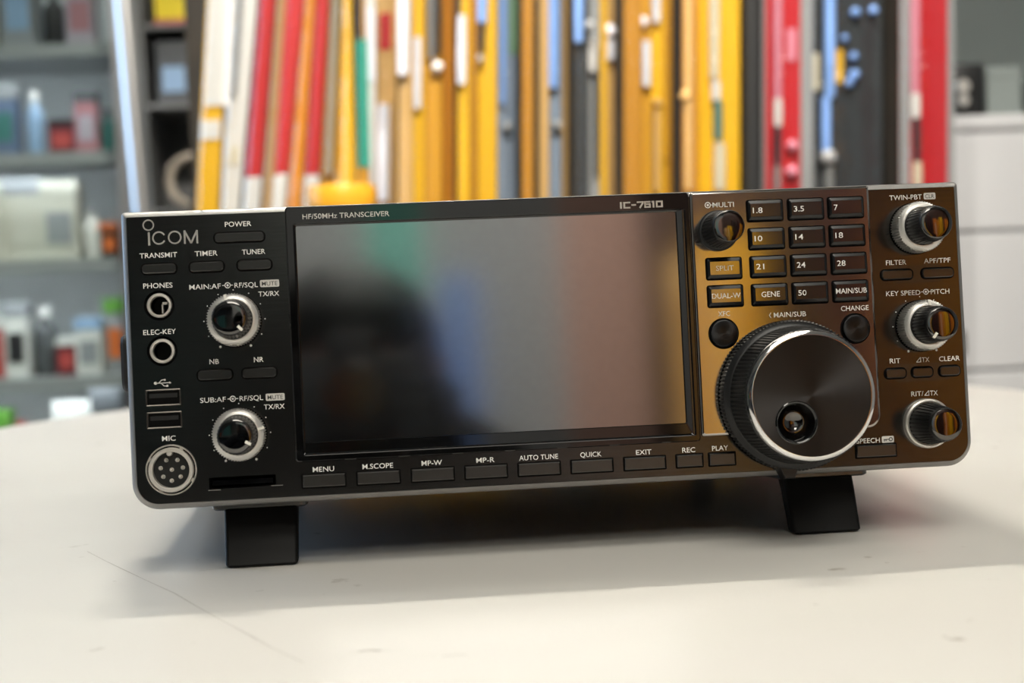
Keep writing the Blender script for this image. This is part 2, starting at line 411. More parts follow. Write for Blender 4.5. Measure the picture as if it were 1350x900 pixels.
SCR = (67.9, 221.0, 23.25, 109.0)
holes = [circ(5.9, 40, 13.6, 79.8), circ(5.9, 40, 14.0, 61.9), circ(9.95, 56, 15.6, 15.3),
         rrect(13.6, 6.5, 0.4, cu=13.6, cv=43.7), rrect(13.6, 6.5, 0.4, cu=13.7, cv=34.9), rrect(26, 4.6, 0.5, cu=42.9, cv=9.2),
         rrect(158, 96, 1.0, cu=144.5, cv=64.5)]
bm = bmesh.new()
plate_with_holes(bm, rrect(340 - 4.6, 117 - 4.6, (0.5, 0.5, 8.2, 8.2), n=10, cu=170, cv=58.5), holes, 0.0, 1.5)
panel = rpart('front_panel', bm, M['panel'], (0, 0, 0), smooth=0)

# ---- screen surround: glossy black frame sloping in to the display
def frame_rings(*lv):
    bm = bmesh.new()
    loft(bm, [[D(u, v, w) for u, v in rrect(b - a, d - c, r, n=5, cu=(a + b) / 2, cv=(c + d) / 2)] for (a, b, c, d, r, w) in lv], False, False)
    return bm
bm = frame_rings((64.0, 226.2, 15.7, 116.4, 1.2, 0.0), (64.0, 226.2, 15.7, 116.4, 1.2, 0.5), (64.5, 225.8, 16.1, 116.0, 1.0, 0.9), (66.9, 224.6, 18.0, 109.9, 0.8, 0.9),
                 (67.2, 224.1, 18.3, 109.7, 0.7, 0.0), (67.5, 223.4, 18.9, 109.5, 0.7, -0.5), (67.8, 221.3, 22.95, 109.1, 0.5, -0.62), (67.9, 221.0, 23.25, 109.0, 0.5, -1.0), (67.9, 221.0, 23.25, 109.0, 0.5, -2.0))
bezel = rpart('screen_bezel', bm, M['gloss'], (0, 0, 0), smooth=6)
bm = bmesh.new()
box(bm, -77, 77, -1, 1, -43.4, 43.4); bmesh.ops.scale(bm, vec=(0.001,) * 3, verts=bm.verts[:])
screen = rpart('display_screen', bm, M['screen'], (144.4, 66.1, -2.4), smooth=0)
screen['label'] = 'switched-off grey display screen'
bm = bmesh.new()
text_bm(bm, 'HF/50MHz TRANSCEIVER', 88.0, 112.5, 34.3, 2.1, 0.95)
rpart('legend', bm, M['ink_dim'], (0, 0, 0), bezel, smooth=0)
# model lettering, wide and squared: one 2 mm wide outline per letter
def wide_model(bm, u0, v, w):
    H = 2.7; t = 0.62
    def R(x, y, a, b): flat_poly(bm, [(u0 + x, v + y), (u0 + x + a, v + y), (u0 + x + a, v + y + b), (u0 + x, v + y + b)], w)
    x = 0
    R(x, 0, t * 1.2, H); x += 1.35                                               # I
    R(x, 0, 2.9, t); R(x, H - t, 2.9, t); R(x, t, t * 1.2, H - 2 * t); x += 3.3     # C
    R(x, H / 2 - t / 2, 1.9, t); x += 2.3                                         # dash
    R(x, H - t, 2.8, t); bar(bm, u0 + x + 2.5, v + H - t, u0 + x + 1.1, v, t * 1.15, w); x += 2.95    # 7
    R(x, 0, 2.7, t); R(x, H / 2 - t / 2 + .1, 2.7, t); R(x, t, t * 1.2, H - 2 * t); R(x, H - t, 2.6, t); R(x + 2.7 - t * 1.2, t, t * 1.2, H / 2 - t); x += 3.1   # 6
    R(x + .3, 0, t * 1.3, H); R(x - .05, H - t, .5, t); x += 1.65                        # 1
    R(x, 0, 2.9, t); R(x, H - t, 2.9, t); R(x, t, t * 1.2, H - 2 * t); R(x + 2.9 - t * 1.2, t, t * 1.2, H - 2 * t)   # 0
bm = bmesh.new(); wide_model(bm, 198.0, 110.8, 0.95)
rpart('legend', bm, M['logo'], (0, 0, 0), bezel, smooth=0)

# ---- glossy keypad panel beside the screen
KP = (226.7, 301.2, 17.5, 116.4)
def kp(ins, w): return (rrect(KP[1] - KP[0] - 2 * ins, KP[3] - KP[2] - 2 * ins, (0.8, 0.8, 0.8, max(.5, 5.5 - ins)), n=8), w)
bm = bmesh.new()
stack(bm, [kp(0, -0.1), kp(0, 0.5), kp(0.15, 0.85), kp(0.55, 1.15), kp(1.0, 1.25)])
keypad = rpart('keypad_panel', bm, M['chrome_black'], ((KP[0] + KP[1]) / 2, (KP[2] + KP[3]) / 2, 0), smooth=5)
KW = 1.25

# ---- maker's logo
bm = bmesh.new()
flat_ring(bm, 10.7, 111.5, 1.72, 2.25, 0.06, 36)
flat_poly(bm, [(10.35, 108.7), (11.15, 108.7), (11.15, 103.5), (10.35, 103.5)], 0.06)
flat_ring(bm, 14.6, 106.3, 2.05, 2.65, 0.06, 36, radians(27), radians(333))
flat_ring(bm, 20.7, 106.3, 2.05, 2.65, 0.06, 40)
for a in ((24.55, 103.6, 24.55, 108.9), (29.4, 103.6, 29.4, 108.9)): bar(bm, *a, 0.72, 0.06)
bar(bm, 24.5, 108.8, 27.0, 103.8, 0.72, 0.065); bar(bm, 29.45, 108.8, 26.95, 103.8, 0.72, 0.065)
rpart('maker_logo', bm, M['logo'], (0, 0, 0), panel, smooth=0)

# ---- printed legends on the matte panel: (text, u, v, width, cap height)
for s, u, v, wd, h in [
    ('POWER', 45.5, 110.7, 10.3, 2.05), ('TRANSMIT', 14.1, 99.6, 14.5, 2.05), ('TIMER', 32.6, 99.6, 8.8, 2.05), ('TUNER', 51.1, 99.5, 9.1, 2.05),
    ('PHONES', 13.4, 87.7, 11.3, 2.05), ('ELEC-KEY', 13.3, 69.5, 12.6, 2.05), ('MAIN:AF', 31.6, 86.5, 12.2, 2.05), ('RF/SQL', 47.6, 86.5, 9.1, 2.05), ('TX/RX', 56.3, 82.7, 8.1, 2.0),
    ('NB', 33.9, 56.9, 3.7, 2.05), ('NR', 51.2, 56.9, 3.7, 2.05), ('MIC', 15.1, 27.7, 5.2, 2.05), ('SUB:AF', 32.8, 41.9, 10.0, 2.05), ('RF/SQL', 47.7, 41.9, 9.1, 2.05), ('TX/RX', 56.5, 38.1, 8.1, 2.0),
    ('TWIN-PBT', 317.0, 111.2, 13.7, 2.1), ('FILTER', 311.5, 84.6, 8.6, 2.05), ('APF/TPF', 328.9, 84.7, 11.3, 2.05), ('KEY SPEED', 313.8, 71.9, 14.5, 2.05), ('PITCH', 329.4, 71.9, 7.9, 2.05),
    ('RIT', 308.8, 44.3, 4.5, 2.05), ('CLEAR', 331.8, 44.2, 8.8, 2.05), ('SPEECH', 295.7, 12.3, 9.8, 2.05),
    ('MENU', 74.6, 12.5, 8.4, 2.05), ('M.SCOPE', 96.0, 12.6, 12.1, 2.05), ('MP-W', 117.4, 12.7, 8.1, 2.05), ('MP-R', 138.8, 12.7, 7.3, 2.05), ('AUTO TUNE', 160.2, 12.7, 15.7, 2.05),
    ('QUICK', 181.3, 12.7, 8.6, 2.05), ('EXIT', 202.8, 12.5, 6.3, 2.05), ('REC', 221.2, 12.4, 5.3, 2.05), ('PLAY', 234.1, 12.5, 6.6, 2.05)]:
    bm = bmesh.new(); text_bm(bm, s, u, v, wd, h, 0.06)
    rpart('legend', bm, M['ink'], (0, 0, 0), panel, smooth=0)
# legends with a triangle before the letters
bm = bmesh.new(); text_bm(bm, 'TX', 321.7, 44.2, 3.2, 2.05, 0.06)
for a in ((317.8, 43.3, 319.8, 43.3), (319.6, 43.3, 319.6, 45.2), (317.8, 43.3, 319.6, 45.2)): bar(bm, *a, 0.32, 0.06)
rpart('legend', bm, M['ink'], (0, 0, 0), panel, smooth=0)
bm = bmesh.new(); text_bm(bm, 'RIT/', 317.4, 30.4, 5.2, 2.05, 0.06); text_bm(bm, 'TX', 324.4, 30.4, 3.3, 2.05, 0.06)
for a in ((320.4, 29.5, 322.5, 29.5), (322.3, 29.5, 322.3, 31.4), (320.4, 29.5, 322.3, 31.4)): bar(bm, *a, 0.32, 0.06)
rpart('legend', bm, M['ink'], (0, 0, 0), panel, smooth=0)
# concentric-knob symbols
for (u, v, left, right) in ((40.4, 86.6, 1, 1), (40.5, 41.9, 1, 1), (323.4, 72.0, 1, 1)):
    bm = bmesh.new(); flat_ring(bm, u, v, 0.85, 1.2, 0.06, 24); flat_disc(bm, u, v, 0.45, 0.06)
    bar(bm, u - 2.1, v, u - 1.2, v, 0.3, 0.06); bar(bm, u + 1.2, v, u + 2.1, v, 0.3, 0.06)
    rpart('knob_symbol', bm, M['ink'], (0, 0, 0), panel, smooth=0)
# boxed legends, dark letters on white
for s, u, v, wd, hh, tw in (('MUTE', 56.8, 86.7, 7.5, 2.8, 6.1), ('MUTE', 57.0, 41.8, 7.4, 2.8, 6.0), ('CLR', 327.2, 111.3, 5.0, 2.7, 3.8)):
    bm = bmesh.new(); flat_poly(bm, rrect(wd, hh, 0.5, 3, u, v), 0.05)
    tg_ = rpart('legend_box', bm, M['ink_dim'], (0, 0, 0), panel, smooth=0)
    bm = bmesh.new(); text_bm(bm, s, u, v, tw, 1.75, 0.09)
    rpart('legend', bm, M['ink_dark'], (0, 0, 0), panel, smooth=0)
bm = bmesh.new(); flat_poly(bm, rrect(5.1, 2.7, 0.5, 3, 304.0, 12.35), 0.05)
rpart('legend_box', bm, M['ink_dim'], (0, 0, 0), panel, smooth=0)
bm = bmesh.new(); flat_ring(bm, 305.2, 12.35, 0.5, 0.85, 0.09, 18); bar(bm, 302.2, 12.35, 304.4, 12.35, 0.35, 0.09); bar(bm, 302.5, 12.35, 302.5, 11.6, 0.35, 0.09); bar(bm, 303.2, 12.35, 303.2, 11.7, 0.35, 0.09)
rpart('key_symbol', bm, M['ink_dark'], (0, 0, 0), panel, smooth=0)
# usb trident
bm = bmesh.new(); flat_disc(bm, 10.9, 49.4, 0.62, 0.06); bar(bm, 10.9, 49.4, 16.3, 49.4, 0.3, 0.06)
bar(bm, 12.1, 49.4, 13.3, 50.6, 0.28, 0.06); bar(bm, 13.2, 50.6, 14.6, 50.6, 0.28, 0.06); flat_disc(bm, 14.5, 50.6, 0.42, 0.06, 10)
bar(bm, 13.0, 49.4, 14.2, 48.2, 0.28, 0.06); bar(bm, 14.1, 48.2, 15.2, 48.2, 0.28, 0.06); flat_poly(bm, [(15.0, 47.8), (15.8, 47.8), (15.8, 48.6), (15.0, 48.6)], 0.06)
flat_poly(bm, [(16.2, 49.9), (17.0, 49.4), (16.2, 48.9)], 0.06)
rpart('usb_symbol', bm, M['ink_dim'], (0, 0, 0), panel, smooth=0)
# keypad legends
for s, u, v, wd, h in (('MULTI', 240.3, 110.9, 8.8, 2.1), ('XFC', 238.3, 66.7, 4.9, 2.0), ('CHANGE', 292.7, 66.6, 11.6, 2.1), ('MAIN/SUB', 265.5, 65.2, 13.4, 2.1)):
    bm = bmesh.new(); text_bm(bm, s, u, v, wd, h, KW + 0.06)
    rpart('legend', bm, M['ink'], (0, 0, 0), keypad, smooth=0)
bm = bmesh.new(); flat_ring(bm, 233.9, 110.9, 0.9, 1.28, KW + 0.06, 24); flat_disc(bm, 233.9, 110.9, 0.5, KW + 0.06); bar(bm, 235.1, 110.9, 235.9, 110.9, 0.3, KW + 0.06)
rpart('knob_symbol', bm, M['ink'], (0, 0, 0), keypad, smooth=0)
bm = bmesh.new(); bar(bm, 257.7, 66.2, 256.9, 65.0, 0.3, KW + 0.06); bar(bm, 256.9, 65.2, 257.7, 64.0, 0.3, KW + 0.06)
rpart('arrow_symbol', bm, M['ink_dim'], (0, 0, 0), keypad, smooth=0)

# ---- push buttons
def pill(u, v, wd, h, r, base=0.0, name='push_button'):
    bm = bmesh.new()
    stack(bm, [(rrect(wd, h, r + 0.1, 6), base - 0.1), (rrect(wd, h, r + 0.1, 6), base + 0.05)])
    gap = rpart('button_gap', bm, M['blackgap'], (u, v, 0), smooth=0)
    bm = bmesh.new(); w2, h2, r2 = wd - 1.0, h - 1.0, max(0.2, r - 0.5)
    stack(bm, [(rrect(w2, h2, r2, 6), base), (rrect(w2, h2, r2, 6), base + 0.55), (rrect(w2 - .3, h2 - .3, max(.1, r2 - .15), 6), base + 0.9), (rrect(w2 - .9, h2 - .9, max(.1, r2 - .45), 6), base + 1.2)])
    b = rpart(name, bm, M['button'], (u, v, 0), smooth=10)
    return b
for u, v, wd, h, r in [(45.8, 105.4, 20.4, 4.7, 2.0), (14.2, 94.2, 14.3, 4.8, 2.0), (32.6, 94.2, 14.3, 4.8, 2.0), (51.2, 94.2, 14.3, 4.8, 2.0),
                       (34.0, 51.6, 14.4, 4.9, 2.0), (51.3, 51.6, 14.4, 4.9, 2.0)]:
    pill(u, v, wd, h, r)
for (u, v, wd, h) in ((320.0, 79.5, 24, 7.4), (320.0, 39.1, 26, 7.4)):                  # shallow hollows behind the small buttons
    bm = bmesh.new(); stack(bm, [(rrect(wd, h, 3.4, 8), -0.1), (rrect(wd, h, 3.4, 8), 0.03)])
    rpart('button_hollow', bm, M['button'], (u, v, 0), smooth=0)
for u, v, wd in [(311.4, 79.5, 14.2), (328.6, 79.5, 14.4), (308.6, 39.1, 9.8), (319.9, 39.1, 9.8), (331.4, 39.1, 9.8)]:
    pill(u, v, wd, 4.9, 2.0, 0.05)
for u, wd in [(74.6, 17.7), (96.1, 17.7), (117.6, 17.7), (138.9, 17.7), (160.2, 17.7), (181.5, 17.7), (203.0, 17.7), (221.3, 11.6), (234.7, 11.6), (298.7, 17.7)]:
    pill(u, 8.0, wd, 5.9, 0.45)

# ---- keypad keys
def key(u, v, s, wd, h, tw, left, name='band_key', big=2.3):
    bm = bmesh.new(); stack(bm, [(rrect(wd, h, 1.1, 5), KW - 0.1), (rrect(wd, h, 1.1, 5), KW + 0.05)])
    rpart('button_gap', bm, M['blackgap'], (u, v, 0), smooth=0)
    bm = bmesh.new(); w2, h2 = wd - 1.0, h - 1.0
    stack(bm, [(rrect(w2, h2, 0.8, 5), KW), (rrect(w2, h2, 0.8, 5), KW + 0.9), (rrect(w2 - 0.5, h2 - 0.6, 0.7, 5, 0, 0.1), KW + 1.3),
               (rrect(w2 - 1.9, h2 - 2.7, 0.35, 5, 0, 0.15), KW + 1.75), (rrect(w2 - 2.2, h2 - 3.0, 0.3, 5, 0, 0.15), KW + 1.78)])
    max(bm.faces, key=lambda f: -f.calc_center_median().y if len(f.verts) > 8 else -9).material_index = 1
    k = rpart(name, bm, M['key'], (u, v, 0), smooth=5, mats=[M['key'], M['key_face']])
    bm = bmesh.new()
    text_bm(bm, s, (-w2 / 2 + 1.9 if left else 0), 0.15, tw, big, KW + 1.84, 'l' if left else 'c')
    rpart('legend', bm, M['ink'], (u, v, 0), k, smooth=0)
for s, u, v, tw in [('1.8', 257.3, 107.75, 4.0), ('3.5', 274.3, 107.75, 4.2), ('7', 291.0, 107.75, 1.6), ('10', 257.4, 96.3, 3.2), ('14', 274.3, 96.3, 3.3), ('18', 291.0, 96.3, 3.2),
                    ('21', 257.5, 84.9, 3.3), ('24', 274.3, 84.9, 3.6), ('28', 291.1, 84.9, 3.5), ('50', 274.3, 73.55, 3.4)]:
    key(u, v, s, 15.5, 9.2, tw, True)
key(257.5, 73.55, 'GENE', 15.5, 9.2, 7.6, False, 'band_key', 2.25)
key(291.1, 73.55, 'MAIN/SUB', 15.5, 9.2, 12.9, False, 'band_key', 2.2)
key(239.2, 84.9, 'SPLIT', 15.2, 9.3, 7.3, False, 'mode_key', 2.1)
key(239.2, 73.7, 'DUAL-W', 15.2, 9.3, 11.8, False, 'mode_key', 2.2)
for u, v in ((237.7, 58.6), (292.4, 58.2)):
    bm = bmesh.new(); stack(bm, [(circ(6.3), KW - 0.1), (circ(6.3), KW + 0.06)]); rpart('button_gap', bm, M['blackgap'], (u, v, 0), smooth=0)
    bm = bmesh.new(); lathe_w(bm, [(5.6, KW), (5.6, KW + 1.2), (5.35, KW + 1.6), (4.9, KW + 1.75), (2.5, KW + 1.62), (0.2, KW + 1.58)], 64)
    rpart('round_button', bm, M['round_btn'], (u, v, 0), smooth=30)

# ---- dial scales (dots round the knobs)
def dots(u, v, angs, big=(240, 300), R=11.9):
    bm = bmesh.new()
    for a in angs: flat_disc(bm, u + R * cos(radians(a)), v + R * sin(radians(a)), 0.5 if a % 360 in big else 0.24, 0.06, 12)
    rpart('dial_scale', bm, M['ink'], (0, 0, 0), panel, smooth=0)
dots(42.5, 72.8, range(-60, 241, 30)); dots(42.7, 28.0, range(-60, 241, 30)); dots(320.6, 58.2, range(-60, 241, 30))

# ---- knobs
def pointer(parent, at, ang, r0, r1, wd, w0, w1):
    bm = bmesh.new()
    c, s = cos(radians(ang)), sin(radians(ang))
    q = [(r0 * c - s * wd / 2, r0 * s + c * wd / 2), (r1 * c - s * wd / 2, r1 * s + c * wd / 2), (r1 * c + s * wd / 2, r1 * s - c * wd / 2), (r0 * c + s * wd / 2, r0 * s - c * wd / 2)]
    loft(bm, [[D(q[0][0], q[0][1], w0[0]), D(q[1][0], q[1][1], w1[0]), D(q[2][0], q[2][1], w1[0]), D(q[3][0], q[3][1], w0[0])],
              [D(q[0][0], q[0][1], w0[1]), D(q[1][0], q[1][1], w1[1]), D(q[2][0], q[2][1], w1[1]), D(q[3][0], q[3][1], w0[1])]])
    rpart('pointer_mark', bm, M['pointer'], at, parent, smooth=0)
def dual_knob(u, v, ring_mark, cap_mark, R=10.1, tall=25.0):
    bm = bmesh.new(); lathe_w(bm, [(10.7, -0.1), (10.7, 0.04)], 56); rpart('knob_shadow_gap', bm, M['blackgap'], (u, v, 0), smooth=0)  # flat black disc for the dark recess round the knob base
    bm = bmesh.new()
    lathe_w(bm, [(R - .3, 0.5), (R, 0.8), (R, 8.3), (R - 0.25, 8.8), (R - 1.1, 9.7), (R - 2.0, 10.1), (R - 2.35, 10.1), (R - 2.4, 4.0)], 240, serr=60, amp=0.5, sw=(0.7, 8.4))
    rg = rpart('outer_ring', bm, M['silver'], (u, v, 0), smooth=30)
    bm = bmesh.new()
    lathe_w(bm, [(7.5, 1.0), (7.5, 10.5), (7.3, 11.2), (7.25, 11.5), (6.95, 21.5), (6.8, 22.6), (6.75, 23.6), (6.68, 24.3), (6.5, 24.7), (6.3, 24.78)], 192, cap1=False, serr=32, amp=0.38, sw=(11.4, 21.6))
    kb = rpart('inner_knob', bm, M['knob_side'], (u, v, 0), smooth=30)
    bm = bmesh.new()
    lathe_w(bm, [(6.35, 24.6), (6.3, 24.82), (6.15, 24.9), (4.6, 25.0), (2.6, 25.07), (1.0, 25.1), (0.15, 25.1)], 64)
    cp = rpart('knob_cap', bm, M['knob_cap'], (u, v, 0), kb, smooth=50)
    if ring_mark is not None: pointer(rg, (u, v, 0), ring_mark, R - 2.2, R + 0.15, 1.0, (9.6, 10.7), (8.0, 9.2))
    if cap_mark is not None: pointer(kb, (u, v, 0), cap_mark, 4.4, 6.75, 1.1, (24.7, 25.35), (23.6, 25.0))
dual_knob(42.6, 72.6, 106, -47)
dual_knob(42.7, 27.8, 14, -30)
dual_knob(320.0, 98.1, None, None)
dual_knob(320.2, 58.1, 85, -125)
def single_knob(name, u, v, base_r, r0, r1, tall, silver, base=0.0):
    bm = bmesh.new()
    if silver:
        lathe_w(bm, [(10.2, base - .1), (10.2, 1.8), (9.9, 2.8), (9.2, 3.2), (8.6, 3.0), (8.6, 1)], 64)
        rpart('base_ring', bm, M['silver2'], (u, v, 0), smooth=30)
    else:
        lathe_w(bm, [(base_r, base - .1), (base_r, base + 1.6), (base_r - 0.5, base + 2.2), (r0, base + 2.4)], 64)
        rpart('base_ring', bm, M['knob_side'], (u, v, 0), smooth=30)
    bm = bmesh.new()
    lathe_w(bm, [(r0 + .1, base + 1), (r0 + .1, base + 3.2), (r0, base + 3.5), (r0 - (r0 - r1) * .65, tall - 4.2), (r1 + .45, tall - 3.0), (r1 + .4, tall - 2.0), (r1 + .32, tall - .8), (r1 + .1, tall - .35), (r1 - .05, tall - .3)], 192, cap1=False, serr=32, amp=0.45, sw=(base + 3.4, tall - 4.1))
    kb = rpart(name, bm, M['knob_side'], (u, v, 0), smooth=30)
    bm = bmesh.new()
    lathe_w(bm, [(r1, tall - .5), (r1 - .05, tall - .25), (r1 - .2, tall - .2), (r1 * .65, tall - .09), (r1 * .3, tall - .02), (0.15, tall)], 64)
    rpart('knob_cap', bm, M['knob_cap'], (u, v, 0), kb, smooth=50)
single_knob('multi_knob', 237.5, 100.3, 8.3, 7.1, 6.1, 21.0, False, KW)
single_knob('tuning_offset_knob', 320.8, 18.1, 10.2, 8.3, 6.2, 22.0, True)

# ---- main tuning dial
DU, DV = 264.6, 32.3
bm = bmesh.new(); lathe_w(bm, [(30.6, -0.1), (30.6, KW + 0.06)], 72); rpart('dial_gap', bm, M['blackgap'], (DU, DV, 0), smooth=0)
bm = bmesh.new(); lathe_w(bm, [(29.6, 1.6), (30.2, 2.0), (30.2, 6.5), (29.8, 7.5), (28.2, 9.2), (27.6, 9.4)], 480, serr=120, amp=0.5, sw=(1.9, 6.6))
rpart('dial_skirt', bm, M['knob_side'], (DU, DV, 0), smooth=30)
DW = 5.0                                                             # the dial stands this much higher than the knobs round it
bm = bmesh.new(); lathe_w(bm, [(27.4, 8.0), (27.4, 9.4), (27.3, 10.0), (26.3, 20.5 + DW), (26.0, 22.0 + DW), (25.5, 22.6 + DW)], 600, cap1=False, serr=100, amp=0.4, sw=(9.9, 20.6 + DW))
dial = rpart('tuning_dial', bm, M['grip'], (DU, DV, 0), smooth=30)
bm = bmesh.new(); lathe_w(bm, [(25.7, 22.2 + DW), (25.6, 23.4 + DW), (25.2, 24.3 + DW), (24.0, 25.0 + DW), (23.6, 25.0 + DW), (23.5, 24.2 + DW)], 128, cap0=False, cap1=False)
rpart('dial_rim', bm, M['chrome'], (DU, DV, 0), dial, smooth=35)
bm = bmesh.new()
plate_with_holes(bm, circ(23.6, 120), [circ(8.35, 48, -6.6, -10.1)], 24.5 + DW, 0.6)
face = rpart('dial_face', bm, M['dial_face'], (DU, DV, 0), dial, smooth=0)
bm = bmesh.new(); lathe_w(bm, [(r, w + DW) for r, w in [(8.4, 24.0), (8.4, 24.9), (8.0, 25.1), (7.5, 24.9), (7.1, 24.2), (6.5, 21.6), (5.4, 19.6), (4.6, 19.0), (0.2, 18.9)]], 56, cap0=False)
cup = rpart('finger_dimple', bm, M['gloss'], (DU - 6.6, DV - 10.1, 0), dial, smooth=45)
bm = bmesh.new(); lathe_w(bm, [(r, w + DW) for r, w in [(4.5, 18.9), (4.5, 19.6), (4.2, 20.0), (3.6, 20.0), (2.6, 19.5), (0.2, 19.2)]], 40, cap0=False)
rpart('dimple_centre', bm, M['knob_cap'], (DU - 6.6, DV - 10.1, 0), dial, smooth=45)
bm = bmesh.new()
loft(bm, [[D(-5.2, 3.2, 0), D(4.8, 3.2, 0), D(2.2, -2.9, 0), D(-2.4, -2.9, 0)], [D(-4.6, 3.2, 6.5), D(4.2, 3.2, 6.5), D(2.0, -2.6, 6.5), D(-2.2, -2.6, 6.5)], [D(-4.0, 2.8, 7.6), D(3.6, 2.8, 7.6), D(1.7, -2.1, 7.6), D(-1.9, -2.1, 7.6)]])
rpart('tension_lever', bm, M['knob_side'], (260.6, 1.6, 0), smooth=0)

# ---- sockets
for u, v in ((13.6, 79.8), (14.0, 61.9)):
    bm = bmesh.new(); lathe_w(bm, [(6.1, -1.6), (6.1, -1.2), (4.9, -1.2), (4.9, -2.0)], 48, cap0=False, cap1=False); s = rpart('jack_socket', bm, M['blackgap'], (u, v, 0), smooth=30)
    bm = bmesh.new(); lathe_w(bm, [(4.85, -2.0), (4.85, -0.1), (4.6, 0.25), (3.95, 0.3), (3.65, 0.0), (3.65, -9.0)], 48, cap0=False, cap1=False); rpart('jack_ring', bm, M['silver2'], (u, v, 0), s, smooth=35)
    bm = bmesh.new(); lathe_w(bm, [(3.66, -3.0), (3.6, -12.0), (0.2, -12.1)], 40, cap0=False); rpart('jack_bore', bm, M['blackgap'], (u, v, 0), s, smooth=35)
    if v > 70:
        bm = bmesh.new(); box(bm, .0006, .0012, .0025, .009, -.003, .0005); box(bm, .001, .0028, .0022, .007, .0004, .0014)
        rpart('contact_spring', bm, M['silver2'], (u, v, 0), s, smooth=0)
for u, v in ((13.6, 43.7), (13.7, 34.9)):
    bm = bmesh.new()
    loft(bm, [ring3(rrect(13.6, 6.5, .4), 0.02), ring3(rrect(13.1, 6.0, .3), 0.15), ring3(rrect(12.6, 5.5, .3), 0.0), ring3(rrect(12.6, 5.5, .3), -9)], False, True)
    s = rpart('usb_socket', bm, mat('usb_shell_metal', (0.42, 0.40, 0.38), 0.3, 1.0) if 'ush' not in M else M['ush'], (u, v, 0), smooth=30)
    M['ush'] = s.data.materials[0]
    bm = bmesh.new(); box(bm, -.0062, .0062, .0004, .0085, -.0027, .0027); rpart('socket_cavity', bm, M['blackgap'], (u, v, 0), s, smooth=0)
    bm = bmesh.new(); box(bm, -.0054, .0054, .0002, .006, -.0001, .0016); rpart('contact_tongue', bm, M['black'], (u, v, 0), s, smooth=0)
bm = bmesh.new(); loft(bm, [ring3(rrect(26, 4.6, .5), 0.0), ring3(rrect(25.4, 4.0, .5), -0.6), ring3(rrect(25.4, 4.0, .5), -7)], False, True)
sd = rpart('card_slot', bm, M['blackgap'], (42.9, 9.2, 0), smooth=0)
bm = bmesh.new(); box(bm, -.0118, .0118, .0008, .006, -.0010, .0009); rpart('card_guide', bm, M['gloss'], (42.9, 9.2, 0), sd, smooth=0)
bm = bmesh.new()
flat_poly(bm, [(-13.4, -2.9), (-8.6, -2.9), (-8.6, -2.55), (-13.4, -2.55)], 0.05); flat_poly(bm, [(11.0, -2.3), (15.6, -2.3), (15.6, -2.05), (11.0, -2.05)], 0.05)
rpart('slot_edge', bm, M['band'], (42.9, 9.2, 0), sd, smooth=0)
mic = (15.6, 15.3)
bm = bmesh.new(); lathe_w(bm, [(9.9, -1.4), (9.9, 0.6), (9.75, 0.9), (9.45, 0.9), (9.3, 0.6), (9.3, -1.4)], 64, cap0=False, cap1=False)
ms = rpart('microphone_socket', bm, M['silver2'], (*mic, 0), smooth=35)
bm = bmesh.new(); lathe_w(bm, [(9.3, -1.2), (8.6, -1.2)], 64, cap0=False, cap1=False); rpart('socket_groove', bm, M['blackgap'], (*mic, 0), ms, smooth=0)
bm = bmesh.new()
lathe_w(bm, [(8.75, -1.3), (8.75, 1.8), (8.5, 2.2), (7.4, 2.2), (7.1, 1.9), (7.0, -1.5)], 64, cap0=False, cap1=False)
for a in (62, -28, -118, 152): box_a = radians(a); bar(bm, 8.6 * cos(box_a), 8.6 * sin(box_a), 9.6 * cos(box_a), 9.6 * sin(box_a), 1.6, 0.55)
rpart('socket_ring', bm, M['silver2'], (*mic, 0), ms, smooth=35)
bm = bmesh.new(); lathe_w(bm, [(7.05, -1.5), (0.2, -1.5)], 48, cap0=False); rpart('socket_insert', bm, M['black'], (*mic, 0), ms, smooth=0)
bm = bmesh.new(); lathe_w(bm, [(1.15, -1.5), (1.15, 1.7), (0.9, 2.0)], 20, -0.4, 6.6, False); rpart('key_notch', bm, M['silver2'], (*mic, 0), ms, smooth=35)
for pu, pv in ((-2.0, 3.8), (2.3, 3.7), (-4.3, 0.8), (0.0, 0.0), (4.3, 0.6), (-3.4, -2.6), (3.3, -2.9), (-0.2, -4.3)):
    bm = bmesh.new()
    lathe_w(bm, [(0.85, -1.5), (0.85, -1.1), (0.55, -1.1), (0.5, 0.5), (0.3, 0.9), (0.05, 1.0)], 16, cap0=False); rpart('contact_pin', bm, M['silver2'], (mic[0] + pu, mic[1] + pv, 0), ms, smooth=35)

# ---- feet, side grip
def front_foot(u0b, u1b, u0t, u1t):
    at = ((u0b + u1b) / 2, VF, WF)
    a = at[0]
    bm = bmesh.new()
    def sect(x0, x1, v, wf, wb, r=1.6):
        cx = (x0 + x1) / 2 - a; o = rrect(x1 - x0, wf - wb, r, 4, cx, (wf + wb) / 2 - WF)
        return [D(p[0], v - VF + (max(0.0, -p[1]) * 0.0787 if v < -20 else 0), p[1]) for p in o]
    loft(bm, [sect(u0b + .8, u1b - .8, VF, -14.0, -23.0), sect(u0b, u1b, VF + .9, -13.6, -23.6), sect(u0b * .3 + u0t * .7, u1b * .3 + u1t * .7, -8, -21, -31), sect(u0t, u1t, -1.8, -24.5, -35)])
    f = rpart('front_foot', bm, M['foot'], at, smooth=35)
    bm = bmesh.new(); cx = (u0t + u1t) / 2 - a
    stackv = [[D(cx + p[0], v - VF, p[1] - 33 - WF) for p in rrect(wd, dp, 3, 5)] for wd, dp, v in ((u1t - u0t + 6, 34, -2.9), (u1t - u0t + 8, 36, -2.2), (u1t - u0t + 8, 36, 4.2))]
    loft(bm, stackv)
    rpart('foot_plate', bm, M['button'], at, f, smooth=35)
front_foot(33.6, 62.4, 33.0, 63.0)
front_foot(266.6, 295.2, 266.0, 296.0)
